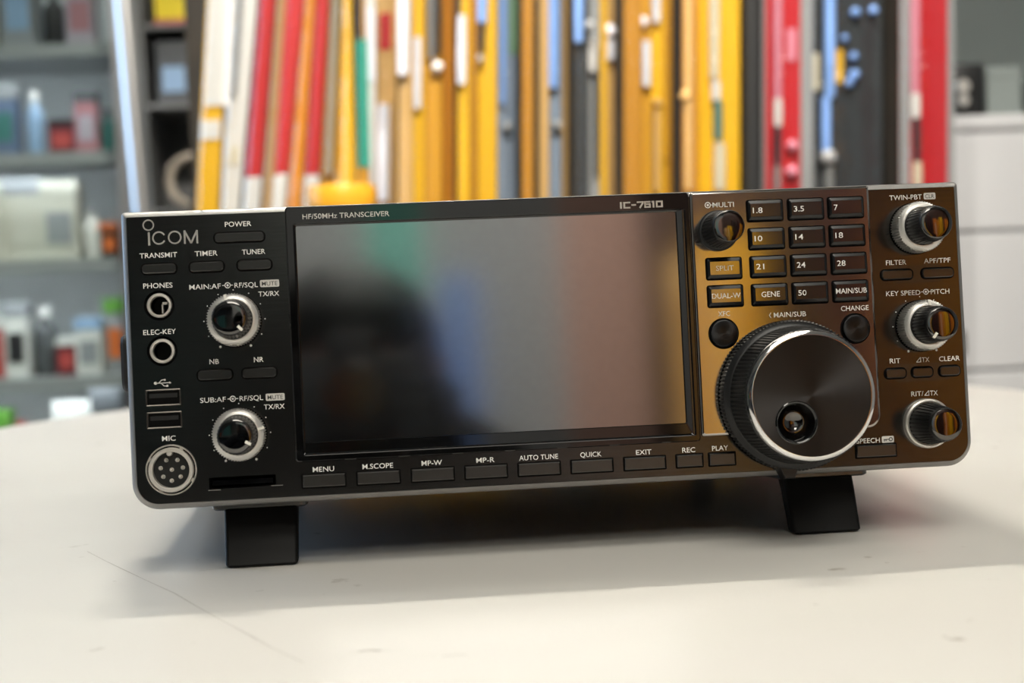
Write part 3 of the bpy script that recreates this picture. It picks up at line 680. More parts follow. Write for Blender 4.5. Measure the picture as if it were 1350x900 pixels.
for u in (48, 281):
    bm = bmesh.new(); rings = []
    for v, r in ((-6.75, 5.5), (-6.2, 6.6), (4.2, 7.6)): rings.append([D(p[0], v, p[1]) for p in circ(r, 28)])
    loft(bm, rings); rpart('rear_foot', bm, M['rubber'], (u, 0, -249), smooth=35)
bm = bmesh.new()
loft(bm, [[D(x, p[0], p[1]) for p in rrect(23 * k, 60 * kk, 4, 5)] for x, k, kk in ((5.5, 1, 1), (-4.0, 1, 1), (-5.2, .93, .97))])
g = rpart('side_grip', bm, M['rubber'], (0.0, 58.3, -50), smooth=35)
bm = bmesh.new()
box(bm, -.165, .165, .02, .255, .1134, .1142)
for k in range(10): box(bm, -.12 + .025 * k, -.108 + .025 * k, .06, .2, .1141, .1148)
rpart('top_cover', bm, M['black'], (170, 0, 0), smooth=0)
# ------------------------------------------------------------------ long packages on the counter behind the table
PC = {'yellow': (0.95, 0.72, 0.07), 'ochre': (0.87, 0.62, 0.14), 'orange': (0.87, 0.55, 0.07), 'tan': (0.86, 0.68, 0.42), 'brownyellow': (0.74, 0.50, 0.10),
      'paper': (0.92, 0.90, 0.88), 'slate': (0.52, 0.57, 0.64), 'charcoal': (0.19, 0.20, 0.21), 'silver': (0.62, 0.62, 0.62), 'red': (0.78, 0.12, 0.16),
      'redwhite': (0.80, 0.16, 0.17), 'pale': (0.95, 0.95, 0.99), 'blue': (0.55, 0.70, 0.95), 'dark': (0.18, 0.18, 0.20), 'teal': (0.16, 0.60, 0.52), 'teal2': (0.28, 0.48, 0.47),
      'cream': (0.88, 0.83, 0.72), 'pinkpale': (0.88, 0.55, 0.62), 'green': (0.45, 0.60, 0.45), 'clear': (0.8, 0.75, 0.65), 'white': (0.9, 0.9, 0.9)}
PM = {}
def pm(c, rough=0.45, metal=0.0):
    k = (c, rough, metal)
    if k not in PM: PM[k] = mat('card_' + c, PC[c], rough, metal)
    return PM[k]
SLEEVE = clear_mat('clear_plastic_sleeve', gloss=0.11, rough=0.08, crinkle=0.9)
def lean_slab(name, m, bl, br, tl, tr, zb, zt, y0, y1, parent, o, bev=0.0015):
    """slab leaning sideways: left/right at the bottom and at the top; o is the thing's base point"""
    bm = bmesh.new()
    vs = []
    for (l, r, z) in ((bl, br, zb), (tl, tr, zt)):
        vs.append([(l, y0, z), (r, y0, z), (r, y1, z), (l, y1, z)])
    loft(bm, [[(p[0] - o[0], p[1] - o[1], p[2] - o[2]) for p in q] for q in vs])
    if bev: bmesh.ops.bevel(bm, geom=[e for e in bm.edges], offset=bev, segments=1, affect='EDGES')
    return finish(name, bm, m, parent, (0, 0, 0), smooth=0)
def bulge_sleeve(bl, br, tl, tr, zb, zt, y0, depth, parent, o, n=7):
    """clear bag bulging towards the front"""
    bm = bmesh.new()
    A = []
    for (l, r, z) in ((bl, br, zb), (tl, tr, zt)):
        fr = [(l + (r - l) * k / n, y0 - depth * sin(pi * k / n) ** 0.6 - .0006) for k in range(n + 1)]
        bk = [(r, y0 + .0075), (l, y0 + .0075)]
        A.append([(x - o[0], y - o[1], z - o[2]) for x, y in fr + bk])
    loft(bm, A)
    return finish('plastic_sleeve', bm, SLEEVE, parent, (0, 0, 0), smooth=60)
def package(name, label, cat, group, bl, br, tl, tr, colour, feats, zb, zt, Y, face=-1, sleeve=True, redz=None):
    o = Vector(((bl + br) / 2, Y, zb))
    t = empty(name, o, label, cat, group)
    gap = 0.0006
    bl += gap; br -= gap; tl += gap; tr -= gap
    def edge(z):
        k = (z - zb) / (zt - zb); return bl + (tl - bl) * k, br + (tr - br) * k
    if redz:
        l, r = edge(redz)
        lean_slab('backing_card', pm(colour), l, r, tl, tr, redz, zt, Y, Y + .006, t, o)
        lean_slab('lower_card', pm('paper'), bl, br, l, r, zb, redz, Y, Y + .006, t, o)
    else:
        lean_slab('backing_card', pm(colour), bl, br, tl, tr, zb, zt, Y, Y + .006, t, o)
    sl = ((tl + tr) / 2 - (bl + br) / 2) / (zt - zb)
    for (k, x, z0, z1, w, c) in feats:
        yf = Y - .006
        if k == 'rod' or k == 'tip':
            top = min(z0, zt - .02); x0 = x + sl * (top - z0); x1 = x + sl * (z1 - z0)
            bm = bmesh.new(); tube(bm, [(x0 - o.x, yf - o.y, top - o.z), ((x0 + x1) / 2 - o.x, yf - o.y, (top + z1) / 2 - o.z), (x1 - o.x, yf - o.y, z1 - o.z)], [w * .42, w * .45, w * .40], 12)
            sh = c in ('blue', 'silver', 'pale', 'clear')
            finish('antenna_rod' if k == 'rod' else 'antenna_tip', bm, pm(c, 0.28 if sh else .45, 0.35 if c in ('silver',) else 0.0), t, (0, 0, 0), smooth=40)
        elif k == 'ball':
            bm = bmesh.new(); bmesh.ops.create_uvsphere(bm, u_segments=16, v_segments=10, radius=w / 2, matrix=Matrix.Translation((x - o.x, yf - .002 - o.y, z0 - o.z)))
            finish('antenna_ball', bm, pm(c, 0.25), t, (0, 0, 0), smooth=60)  # blue and pinkpale balls are sleeve glints, not antenna parts
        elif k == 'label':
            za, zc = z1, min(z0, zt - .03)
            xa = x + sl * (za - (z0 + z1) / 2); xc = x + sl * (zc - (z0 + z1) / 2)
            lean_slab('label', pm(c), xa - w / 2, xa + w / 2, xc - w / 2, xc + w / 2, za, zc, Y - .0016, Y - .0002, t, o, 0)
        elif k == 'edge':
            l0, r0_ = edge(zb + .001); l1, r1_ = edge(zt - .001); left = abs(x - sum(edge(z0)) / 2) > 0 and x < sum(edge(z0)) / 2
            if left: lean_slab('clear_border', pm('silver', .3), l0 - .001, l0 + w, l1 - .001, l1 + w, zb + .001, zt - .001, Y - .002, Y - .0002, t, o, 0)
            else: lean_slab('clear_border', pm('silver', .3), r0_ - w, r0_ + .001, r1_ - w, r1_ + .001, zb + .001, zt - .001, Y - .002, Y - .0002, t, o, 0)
    if sleeve: bulge_sleeve(bl, br, tl, tr, zb, zt, Y - .0025, 0.012, t, o)
    return t
CZ = 0.728       # top of the counter
G = 'long antenna packages standing behind the transceiver'
PKG = [
    ('yellow package with a white upper half, leftmost of the long packages', -0.2869, -0.2568, -0.2039, -0.184, 'yellow', [('label', -0.23, 1.208, 1.034, 0.0275, 'paper'), ('label', -0.246, 1.017, 0.995, 0.0238, 'paper')]),
    ('plain white package with silver sheen beside the leftmost yellow one', -0.2568, -0.2433, -0.184, -0.1321, 'paper', [('rod', -0.199, 1.208, 1.049, 0.0073, 'silver'), ('label', -0.221, 0.987, 0.965, 0.0092, 'cream')]),
    ('red-over-white package, the first red strip, next to the plain white one', -0.2415, -0.2183, -0.1337, -0.1173, 'redwhite', []),
    ('tan strip package between the first and second red strips', -0.2183, -0.2005, -0.1173, -0.1063, 'tan', []),
    ('red-over-white package, the middle one of three red leaning strips', -0.2005, -0.1882, -0.1063, -0.0748, 'redwhite', []),
    ('orange strip package between the second and third red strips', -0.1882, -0.1645, -0.0748, -0.0742, 'orange', []),
    ('red-over-white package, the third red strip, beside the pale whip', -0.1645, -0.1439, -0.0742, -0.0604, 'redwhite', []),
    ('ochre package with a pale whip rod ending in a bright white tip', -0.1439, -0.1147, -0.0604, -0.0544, 'ochre', [('rod', -0.088, 1.205, 0.952, 0.0119, 'clear'), ('tip', -0.095, 0.956, 0.922, 0.0137, 'pale')]),
    ('plain yellow strip package between the pale whip and the teal band', -0.1147, -0.0816, -0.0544, -0.0639, 'yellow', []),
    ('ochre package with a tall teal band', -0.0816, -0.0662, -0.0639, -0.0488, 'ochre', [('label', -0.065, 1.11, 0.957, 0.0146, 'teal'), ('label', -0.065, 1.205, 1.111, 0.0082, 'dark')]),
    ('narrow white package touching the one with the teal band', -0.0662, -0.061, -0.0488, -0.0277, 'paper', [('label', -0.052, 1.151, 1.062, 0.011, 'pale')]),
    ('tan package with a red sticker above a thick white rod', -0.061, -0.0388, -0.0277, 0.0038, 'tan', [('label', -0.033, 1.147, 1.103, 0.0146, 'red'), ('rod', -0.039, 1.035, 0.917, 0.0183, 'pale')]),
    ('tan package with a thick white rod in its upper half only', -0.0388, -0.018, 0.0038, 0.0177, 'tan', [('rod', -0.009, 1.204, 1.063, 0.0174, 'pale')]),
    ('narrow yellow package with one short thin pale rod left of the white ball', -0.018, -0.0034, 0.0177, 0.032, 'yellow', [('rod', 0.004, 1.11, 1.025, 0.011, 'pale')]),
    ('ochre package with a silver and a black rod over a white ball', -0.0034, 0.0196, 0.032, 0.0544, 'ochre', [('rod', 0.025, 1.203, 1.087, 0.011, 'silver'), ('rod', 0.034, 1.203, 1.09, 0.0082, 'dark'), ('ball', 0.027, 1.076, 1.076, 0.0156, 'paper')]),
    ('plain orange package right of the white ball', 0.0196, 0.0352, 0.0544, 0.0697, 'orange', []),
    ('yellow package with a lavender rod below a black one', 0.0352, 0.0508, 0.0697, 0.0851, 'yellow', [('rod', 0.057, 1.131, 1.05, 0.0128, 'pale'), ('rod', 0.056, 1.202, 1.095, 0.0073, 'dark')]),
    ('narrow brown-yellow package right of the lavender rod', 0.0508, 0.0619, 0.0851, 0.0959, 'brownyellow', []),
    ('yellow package with a light blue rod, black sleeve and silver ball', 0.0619, 0.0877, 0.0959, 0.1212, 'yellow', [('rod', 0.086, 1.202, 1.128, 0.0201, 'blue'), ('rod', 0.083, 1.128, 1.092, 0.0119, 'dark'), ('ball', 0.079, 1.084, 1.084, 0.0128, 'silver')]),
    ('slate grey package with a green label and thin blue rod', 0.0877, 0.1137, 0.1212, 0.1466, 'slate', [('rod', 0.115, 1.201, 1.031, 0.0082, 'blue'), ('ball', 0.113, 1.003, 1.003, 0.0128, 'silver'), ('label', 0.126, 1.201, 1.093, 0.0082, 'green')]),
    ('brown-yellow package between the green label and the thin black tube', 0.1137, 0.1285, 0.1466, 0.1611, 'brownyellow', []),
    ('narrow tan package right beside the thin black tube', 0.1369, 0.1499, 0.1693, 0.182, 'tan', []),
    ('slate grey package with a thick light blue rod', 0.1499, 0.1685, 0.182, 0.2003, 'slate', [('rod', 0.175, 1.2, 1.047, 0.0165, 'blue'), ('ball', 0.172, 1.001, 1.001, 0.0128, 'silver')]),
    ('narrow tan package between slate grey and dark charcoal packages', 0.1685, 0.1788, 0.2003, 0.2103, 'tan', []),
    ('narrow charcoal package with a short blue rod and silver ball', 0.1788, 0.1965, 0.2103, 0.2277, 'charcoal', [('rod', 0.201, 1.199, 1.096, 0.0128, 'blue'), ('ball', 0.21, 1.115, 1.115, 0.0137, 'silver')]),
    ('silver-grey package with a white cap over a thin black rod', 0.1965, 0.2134, 0.2277, 0.2442, 'silver', [('rod', 0.216, 1.101, 1.063, 0.0128, 'paper'), ('rod', 0.221, 1.09, 0.936, 0.0064, 'dark')]),
    ('narrow plain yellow package right of the silver-grey one', 0.2134, 0.2256, 0.2442, 0.2561, 'yellow', []),
    ('narrow tan package with a white bead near its top', 0.2256, 0.2387, 0.2561, 0.269, 'tan', [('ball', 0.244, 1.117, 1.117, 0.0183, 'pale'), ('rod', 0.246, 1.106, 1.081, 0.0128, 'pale')]),
    ('wider plain brown-yellow package between two white beads', 0.2387, 0.2622, 0.269, 0.292, 'brownyellow', []),
    ('narrow ochre package with a bead above a short white rod', 0.2622, 0.2773, 0.292, 0.3067, 'ochre', [('ball', 0.279, 1.121, 1.121, 0.0146, 'pale'), ('rod', 0.283, 1.098, 1.043, 0.0128, 'pale')]),
    ('yellow package with a tan bead over a tan rod', 0.2773, 0.298, 0.3067, 0.327, 'yellow', [('rod', 0.303, 1.197, 1.123, 0.0128, 'pale'), ('rod', 0.297, 1.016, 0.915, 0.011, 'tan'), ('ball', 0.298, 1.024, 1.024, 0.0119, 'tan')]),
    ('narrow plain ochre package between the two tan beads', 0.298, 0.3122, 0.327, 0.3409, 'ochre', []),
    ('orange package with a full-length tan rod', 0.3122, 0.3321, 0.3409, 0.3604, 'orange', [('rod', 0.335, 1.196, 0.914, 0.0137, 'tan'), ('ball', 0.325, 1.027, 1.027, 0.0146, 'tan')]),
    ('widest yellow package, cream rod with a grey-teal joint, beside the black tube', 0.3321, 0.39, 0.3604, 0.4171, 'yellow', [('rod', 0.371, 1.195, 1.05, 0.0156, 'cream'), ('rod', 0.368, 1.047, 1.023, 0.0137, 'paper'), ('rod', 0.37, 1.023, 0.975, 0.0128, 'teal2'), ('rod', 0.37, 0.971, 0.913, 0.0174, 'cream')]),
    ('wide red package between the thick black tube and the black package', 0.4206, 0.4877, 0.447, 0.5127, 'red', [('rod', 0.456, 1.194, 1.025, 0.0128, 'pinkpale'), ('rod', 0.451, 1.025, 0.991, 0.0128, 'paper'), ('rod', 0.449, 0.991, 0.942, 0.011, 'dark'), ('rod', 0.447, 0.942, 0.91, 0.011, 'silver'), ('label', 0.472, 1.112, 1.072, 0.012, 'pinkpale'), ('ball', 0.467, 0.966, 0.966, 0.015, 'pinkpale'), ('ball', 0.465, 0.934, 0.934, 0.016, 'pinkpale'), ('edge', 0.429, 1.025, 1.139, 0.0055, 'clear'), ('edge', 0.486, 1.024, 1.138, 0.0146, 'clear')]),  # pinkpale strip and balls imitate light glints on the plastic sleeve
    ('wide black package with light blue antenna and small yellow label', 0.4897, 0.5864, 0.5146, 0.6093, 'charcoal', [('rod', 0.529, 1.192, 1.027, 0.0165, 'blue'), ('label', 0.506, 1.083, 1.037, 0.0128, 'cream'), ('label', 0.534, 1.087, 1.045, 0.0192, 'yellow'), ('rod', 0.519, 1.027, 0.953, 0.0146, 'blue'), ('ball', 0.519, 0.951, 0.951, 0.022, 'silver'), ('rod', 0.521, 0.947, 0.907, 0.0119, 'silver'), ('ball', 0.556, 1.054, 1.054, 0.014, 'blue'), ('ball', 0.549, 1.044, 1.044, 0.012, 'blue'), ('ball', 0.556, 1.077, 1.077, 0.011, 'blue'), ('ball', 0.560, 1.132, 1.132, 0.013, 'blue'), ('ball', 0.583, 1.134, 1.134, 0.012, 'blue'), ('ball', 0.545, 1.100, 1.100, 0.009, 'blue')]),  # the small blue balls imitate light glints on the plastic sleeve
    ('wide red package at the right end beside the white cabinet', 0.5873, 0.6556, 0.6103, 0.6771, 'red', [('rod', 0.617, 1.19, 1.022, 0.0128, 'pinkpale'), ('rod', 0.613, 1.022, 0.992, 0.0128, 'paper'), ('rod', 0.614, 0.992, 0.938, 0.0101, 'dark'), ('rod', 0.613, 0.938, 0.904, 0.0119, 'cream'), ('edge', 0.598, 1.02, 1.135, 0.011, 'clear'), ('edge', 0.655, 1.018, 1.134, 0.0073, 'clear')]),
]
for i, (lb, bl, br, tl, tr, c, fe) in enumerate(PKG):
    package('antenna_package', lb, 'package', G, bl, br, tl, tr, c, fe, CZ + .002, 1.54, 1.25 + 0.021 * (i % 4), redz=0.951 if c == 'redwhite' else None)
def black_tube(label, xb, xt, r, Y, group=None):
    t = empty('packing_tube', (xb, Y, CZ + .001), label, 'tube', group)
    bm = bmesh.new(); tube(bm, [(0, 0, 0), ((xt - xb) / 2, 0, .40), (xt - xb, 0, .80)], r, 28); finish('tube_body', bm, M['rubber'], t, (0, 0, 0), smooth=40)
    bm = bmesh.new(); tube(bm, [(xt - xb, 0, .80), (xt - xb + .0004, 0, .812)], r * 1.04, 28); finish('tube_cap', bm, M['black'], t, (0, 0, 0), smooth=40)
black_tube('thick black tube between the widest yellow and a red package', 0.4049, 0.4304, 0.0125, 1.272)
black_tube('thin black tube standing among the brown and tan packages', 0.1325, 0.1653, 0.0033, 1.272)
# board the packages lean against, counter below
M['board'] = noise_mat('dark_display_board', (0.16, 0.14, 0.11), (0.20, 0.17, 0.13), 12, 0.7)
M['counter'] = noise_mat('counter_dark_laminate', (0.17, 0.16, 0.15), (0.20, 0.19, 0.18), 10, 0.5)
t = empty('display_board', (0.19, 1.355, CZ), 'dark upright board behind the row of long packages', 'display board')
bm = bmesh.new(); box(bm, -0.47, 0.49, 0, .02, .001, .84); finish('board', bm, M['board'], t, (0, 0, 0), smooth=0)
for x in (-0.46, 0.47):
    bm = bmesh.new(); box(bm, x - .012, x + .012, .02, .045, .001, .86); finish('post', bm, M['rubber'], t, (0, 0, 0), smooth=0)
t = empty('counter', (0.19, 1.35, 0), 'low dark counter behind the table carrying the long packages', 'counter')
bm = bmesh.new(); box(bm, -.49, .472, -.125, .22, CZ - .03, CZ, .002); box(bm, -.40, -.18, -.26, -.124, CZ - .03, CZ, .002); finish('worktop', bm, M['counter'], t, (0, 0, 0), smooth=0)
bm = bmesh.new(); box(bm, -.47, .462, -.105, .20, .08, CZ - .03); finish('body', bm, M['counter'], t, (0, 0, 0), smooth=0)
bm = bmesh.new(); box(bm, -.45, .44, -.08, .18, 0, .08); finish('plinth', bm, M['rubber'], t, (0, 0, 0), smooth=0)
for x0, x1 in ((-.465, -.002), (.002, .458)):
    bm = bmesh.new(); box(bm, x0, x1, -.122, -.105, .09, CZ - .04, .002); d = finish('door', bm, M['counter'], t, (0, 0, 0), smooth=0)
    bm = bmesh.new(); box(bm, x1 - .06 if x0 < -.1 else x0 + .04, x1 - .04 if x0 < -.1 else x0 + .06, -.137, -.122, .45, .57, .003); finish('handle', bm, M['silver2'], d, (0, 0, 0), smooth=0)

# ------------------------------------------------------------------ white cabinet on the right, with a loudspeaker and boxes on it
M['white_lac'] = noise_mat('white_lacquer', (0.80, 0.80, 0.805), (0.82, 0.82, 0.825), 3, 0.4)
t = empty('white_cabinet', (1.15, 1.72, 0), 'white storage cabinet at the right behind the table', 'cabinet')
CT = TZ + 0.290
bm = bmesh.new(); box(bm, -.43, .45, -.25, .25, .06, CT - .02, .003); finish('carcass', bm, M['white_lac'], t, (0, 0, 0), smooth=0)
bm = bmesh.new(); box(bm, -.435, .455, -.272, .255, CT - .02, CT, .003); finish('cabinet_top', bm, M['white_lac'], t, (0, 0, 0), smooth=0)
bm = bmesh.new(); box(bm, -.41, .43, -.22, .23, 0, .06); finish('plinth', bm, M['rubber'], t, (0, 0, 0), smooth=0)
for z0, z1 in ((TZ + .132, CT - .024), (TZ - .06, TZ + .128), (TZ - .30, TZ - .064), (.07, TZ - .304)):
    bm = bmesh.new(); box(bm, -.428, .448, -.27, -.25, z0, z1, .003); d = finish('drawer', bm, M['white_lac'], t, (0, 0, 0), smooth=0)
    bm = bmesh.new(); box(bm, .08, .26, -.285, -.27, (z0 + z1) / 2 - .008, (z0 + z1) / 2 + .008, .003); finish('handle', bm, M['silver2'], d, (0, 0, 0), smooth=0)
t = empty('loudspeaker', (0.812, 1.60, CT), 'small black loudspeaker standing on the white cabinet', 'loudspeaker')
bm = bmesh.new(); box(bm, -.026, .026, -.03, .05, .001, .085, .004); finish('cabinet_box', bm, M['black'], t, (0, 0, 0), smooth=30)
for z, r in ((.052, .011), (.032, .009)):
    bm = bmesh.new(); bmesh.ops.create_cone(bm, cap_ends=True, segments=24, radius1=r, radius2=r * .8, depth=.006, matrix=Matrix.Translation((-.008, -.033, z)) @ Matrix.Rotation(pi / 2, 4, 'X'))
    finish('driver', bm, M['silver2'], t, (0, 0, 0), smooth=30)
M['boxgrey'] = mat('box_grey', (0.50, 0.53, 0.52), 0.5)
def carton(name, label, x, y, z, sx, sy, sz, m, cat='box', group=None, lid=None, band=None):
    t = empty(name, (x, y, z), label, cat, group)
    bm = bmesh.new(); box(bm, -sx / 2, sx / 2, -sy / 2, sy / 2, .0005, sz * .86, .0015); finish('box_body', bm, m, t, (0, 0, 0), smooth=0)
    bm = bmesh.new(); box(bm, -sx / 2 - .001, sx / 2 + .001, -sy / 2 - .001, sy / 2 + .001, sz * .80, sz, .0015); finish('lid', bm, lid or m, t, (0, 0, 0), smooth=0)
    if band:
        bm = bmesh.new(); box(bm, -sx * .35, sx * .35, -sy / 2 - .0018, -sy / 2 - .0002, sz * .2, sz * .6); finish('label', bm, band, t, (0, 0, 0), smooth=0)
    return t
carton('carton', 'plain grey carton beside the black loudspeaker on the cabinet', 0.872, 1.62, CT, .052, .07, .080, M['boxgrey'])
carton('carton', 'long pale grey carton at the right end of the white cabinet', 1.04, 1.64, CT, .24, .10, .065, M['boxgrey'])

# ------------------------------------------------------------------ leaning aluminium pole on the left
M['alu'] = mat('brushed_aluminium', (0.90, 0.89, 0.88), 0.36, 1.0)
t = empty('metal_pole', (-0.3695, 1.70, 0.0), 'shiny aluminium pole leaning beside the glass display case', 'pole')
def polex(z): return -0.389 + (TZ + 0.217 - z) * (0.4007 - 0.389 + 0.0) / 0.30
xb = -0.4000 + (0.517 + TZ) * (0.0106 / 0.30)
bm = bmesh.new()
x_at = lambda z: -0.4000 + ((TZ + 0.517) - z) * 0.0353
tube(bm, [(x_at(0.004) + 0.3695, 0, 0.004), (x_at(1.2) + 0.3695, 0, 1.2), (x_at(2.2) + 0.3695, 0, 2.2)], 0.0155, 24); finish('tube_body', bm, M['alu'], t, (0, 0, 0), smooth=40)
bm = bmesh.new(); tube(bm, [(x_at(0.0) + 0.3695, 0, 0.0), (x_at(.03) + .3695, 0, .03)], .017, 24); finish('rubber_foot', bm, M['rubber'], t, (0, 0, 0), smooth=40)

# ------------------------------------------------------------------ glass display case at the left with small goods
CX0, CX1, CY0, CY1 = -1.45, -0.475, 2.12, 2.50
SH = [0.42, TZ - 0.055, TZ + 0.150, TZ + 0.335, TZ + 0.52]
t = empty('display_case', ((CX0 + CX1) / 2, (CY0 + CY1) / 2, 0), 'glass display case full of small goods behind the left of the table', 'display case')
ox, oy = (CX0 + CX1) / 2, (CY0 + CY1) / 2
GL = clear_mat('case_glass', (0.94, 0.97, 0.96), 0.10, 0.05)
M['case_led'] = emit_mat('case_strip_light', (0.95, 0.97, 1.0), 42.0)  # added glow to brighten the inside of the case
SHM = mat('pale_shelf', (0.62, 0.63, 0.63), 0.35)
bm = bmesh.new(); box(bm, CX0 - ox, CX1 - ox, CY0 - oy, CY1 - oy, 0, .10); finish('plinth', bm, M['rubber'], t, (0, 0, 0), smooth=0)
for (x, y) in ((CX0, CY0), (CX1, CY0), (CX0, CY1), (CX1, CY1)):
    bm = bmesh.new(); box(bm, x - ox - .009, x - ox + .009, y - oy - .009, y - oy + .009, .10, 1.9); finish('corner_post', bm, M['alu'], t, (0, 0, 0), smooth=0)
for z in SH + [1.9]:
    bm = bmesh.new(); box(bm, CX0 - ox + .010, CX1 - ox - .010, CY0 - oy + .012, CY1 - oy - .02, z - .010, z); box(bm, CX0 - ox + .010, CX1 - ox - .010, CY0 - oy + .012, CY0 - oy + .016, z - .022, z - .010); finish('shelf', bm, SHM, t, (0, 0, 0), smooth=0)
for z in SH[1:] + [1.9]:
    bm = bmesh.new(); box(bm, CX0 - ox + .03, CX1 - ox - .03, CY0 - oy + .024, CY0 - oy + .034, z - .016, z - .0105); finish('strip_light', bm, M['case_led'], t, (0, 0, 0), smooth=0)  # added glowing strip that lights the goods below
bm = bmesh.new(); box(bm, CX0 - ox + .010, CX1 - ox - .010, CY0 - oy - .003, CY0 - oy + .002, .11, 1.9); finish('glass_door', bm, GL, t, (0, 0, 0), smooth=0)
bm = bmesh.new(); box(bm, CX0 - ox + .010, CX1 - ox - .010, CY1 - oy - .016, CY1 - oy - .010, .11, 1.9); finish('back_panel', bm, mat('case_back_grey', (0.74, 0.75, 0.74), 0.5), t, (0, 0, 0), smooth=0)
cols = {'white': (0.82, 0.82, 0.80), 'ivory': (0.74, 0.73, 0.68), 'grey': (0.55, 0.56, 0.57), 'darkgrey': (0.30, 0.31, 0.32), 'black': (0.09, 0.09, 0.10), 'red': (0.68, 0.27, 0.25), 'maroon': (0.42, 0.12, 0.16),
        'green': (0.32, 0.52, 0.18), 'blue': (0.38, 0.44, 0.55), 'lightblue': (0.55, 0.66, 0.78), 'orange': (0.82, 0.42, 0.18), 'teal': (0.25, 0.47, 0.45), 'pink': (0.66, 0.45, 0.48), 'lilac': (0.66, 0.62, 0.66)}
GM = {k: mat('goods_' + k, v, 0.45) for k, v in cols.items()}
SHN = ['the bottom shelf', 'the second-lowest shelf', 'the middle shelf', 'the second-highest shelf', 'the top shelf']
def bottle(label, x, y, z, r, h, m, group, cap):
    t = empty('bottle', (x, y, z), label, 'bottle', group)
    bm = bmesh.new(); lathe_z(bm, [(r * .96, .0005), (r, .003), (r, h * .62), (r * .85, h * .70), (r * .42, h * .78), (r * .42, h * .86)], 20); finish('bottle_body', bm, m, t, (0, 0, 0), smooth=40)
    bm = bmesh.new(); lathe_z(bm, [(r * .5, h * .85), (r * .5, h), (r * .44, h * 1.01)], 16); finish('bottle_cap', bm, cap, t, (0, 0, 0), smooth=40)
def coil(label, x, y, z, R, m, group=None):
    t = empty('cable_coil', (x, y, z), label, 'cable', group)
    bm = bmesh.new()
    pts = []
    for k in range(145):
        a = 2 * pi * k / 36; rr = R - .004 * ((k // 36) % 2)
        pts.append((rr * cos(a), -.012 + .008 * (k / 36), R + .006 + rr * sin(a)))
    tube(bm, pts, .0055, 8); finish('cable', bm, m, t, (0, 0, 0), smooth=60)
    bm = bmesh.new(); box(bm, -.006, .006, -.022, .03, .0005, .022); finish('cable_tie', bm, M['black'], t, (0, 0, 0), smooth=0)
GG = 'small goods in the glass display case'
# shelf, x, kind, size (width or radius, depth, height), colour, lid or cap colour, band colour
goods = [
    (4, -.72, 'b', (.06, .08, .11), 'white', 'white', 'darkgrey'), (4, -.65, 'b', (.05, .08, .14), 'grey', 'grey', 'lightblue'), (4, -.595, 'o', (.017, 0, .10), 'black', 'grey', None), (4, -.545, 'b', (.045, .06, .12), 'lilac', 'lilac', 'pink'), (4, -.80, 'b', (.07, .08, .10), 'grey', 'darkgrey', 'white'),
    (3, -.735, 'b', (.05, .08, .08), 'darkgrey', 'blue', 'white'), (3, -.685, 'b', (.04, .06, .11), 'blue', 'grey', 'teal'), (3, -.635, 'o', (.014, 0, .10), 'lightblue', 'white', None), (3, -.588, 'b', (.04, .06, .055), 'maroon', 'black', 'red'), (3, -.545, 'b', (.035, .05, .10), 'pink', 'darkgrey', 'lilac'), (3, -.510, 'o', (.012, 0, .07), 'teal', 'black', None), (3, -.80, 'b', (.06, .08, .10), 'grey', 'white', 'black'), (3, -.87, 'b', (.06, .08, .12), 'blue', 'white', 'white'),
    (2, -.725, 'b', (.055, .09, .125), 'ivory', 'ivory', 'white'), (2, -.662, 'b', (.062, .09, .13), 'ivory', 'grey', 'ivory'), (2, -.598, 'b', (.055, .09, .125), 'ivory', 'ivory', 'grey'), (2, -.548, 'o', (.014, 0, .085), 'white', 'grey', None), (2, -.516, 'b', (.028, .05, .055), 'black', 'orange', 'orange'), (2, -.79, 'b', (.06, .09, .12), 'white', 'white', 'grey'), (2, -.86, 'b', (.06, .09, .10), 'grey', 'ivory', 'red'),
    (1, -.733, 'b', (.045, .07, .10), 'red', 'white', 'red'), (1, -.685, 'b', (.035, .06, .12), 'white', 'grey', 'black'), (1, -.642, 'o', (.019, 0, .11), 'darkgrey', 'white', None), (1, -.600, 'b', (.03, .05, .06), 'maroon', 'white', 'red'), (1, -.560, 'b', (.04, .07, .09), 'white', 'lightblue', 'grey'), (1, -.515, 'b', (.032, .06, .12), 'grey', 'green', 'orange'), (1, -.80, 'b', (.06, .08, .10), 'black', 'grey', 'white'),
    (0, -.735, 'b', (.05, .07, .17), 'black', 'green', 'darkgrey'), (0, -.690, 'o', (.014, 0, .15), 'green', 'red', None), (0, -.650, 'b', (.04, .07, .10), 'darkgrey', 'grey', 'white'), (0, -.595, 'b', (.06, .08, .18), 'lilac', 'white', 'grey'), (0, -.535, 'b', (.048, .08, .20), 'grey', 'darkgrey', 'blue'), (0, -.81, 'b', (.06, .08, .16), 'white', 'black', 'red')]
seen = {}
for s, x, k, sz, c, lidc, band in goods:
    key_ = (s, k, c); seen[key_] = seen.get(key_, 0) + 1
    nth = ['', 'second ', 'third ', 'fourth '][seen[key_] - 1]
    y = 2.20 + 0.02 * random.random()
    nm = {'lilac': 'pale lilac', 'lightblue': 'light blue', 'darkgrey': 'dark grey'}.get(c, c); ln = {'lightblue': 'light blue', 'darkgrey': 'dark grey'}.get(lidc, lidc)
    sz = (sz[0] * 1.12, sz[1], sz[2] * 1.10)
    if k == 'b':
        carton('carton', f'{nth}{nm} box with {ln} lid on {SHN[s]} of the display case', x, y, SH[s] + .0005, *sz, GM[c], 'box', GG, GM[lidc], GM[band])
    else:
        bottle(f'{nm} bottle with a {ln} cap on {SHN[s]} of the display case', x, y, SH[s] + .0005, sz[0], sz[2], GM[c], GG, GM[lidc])

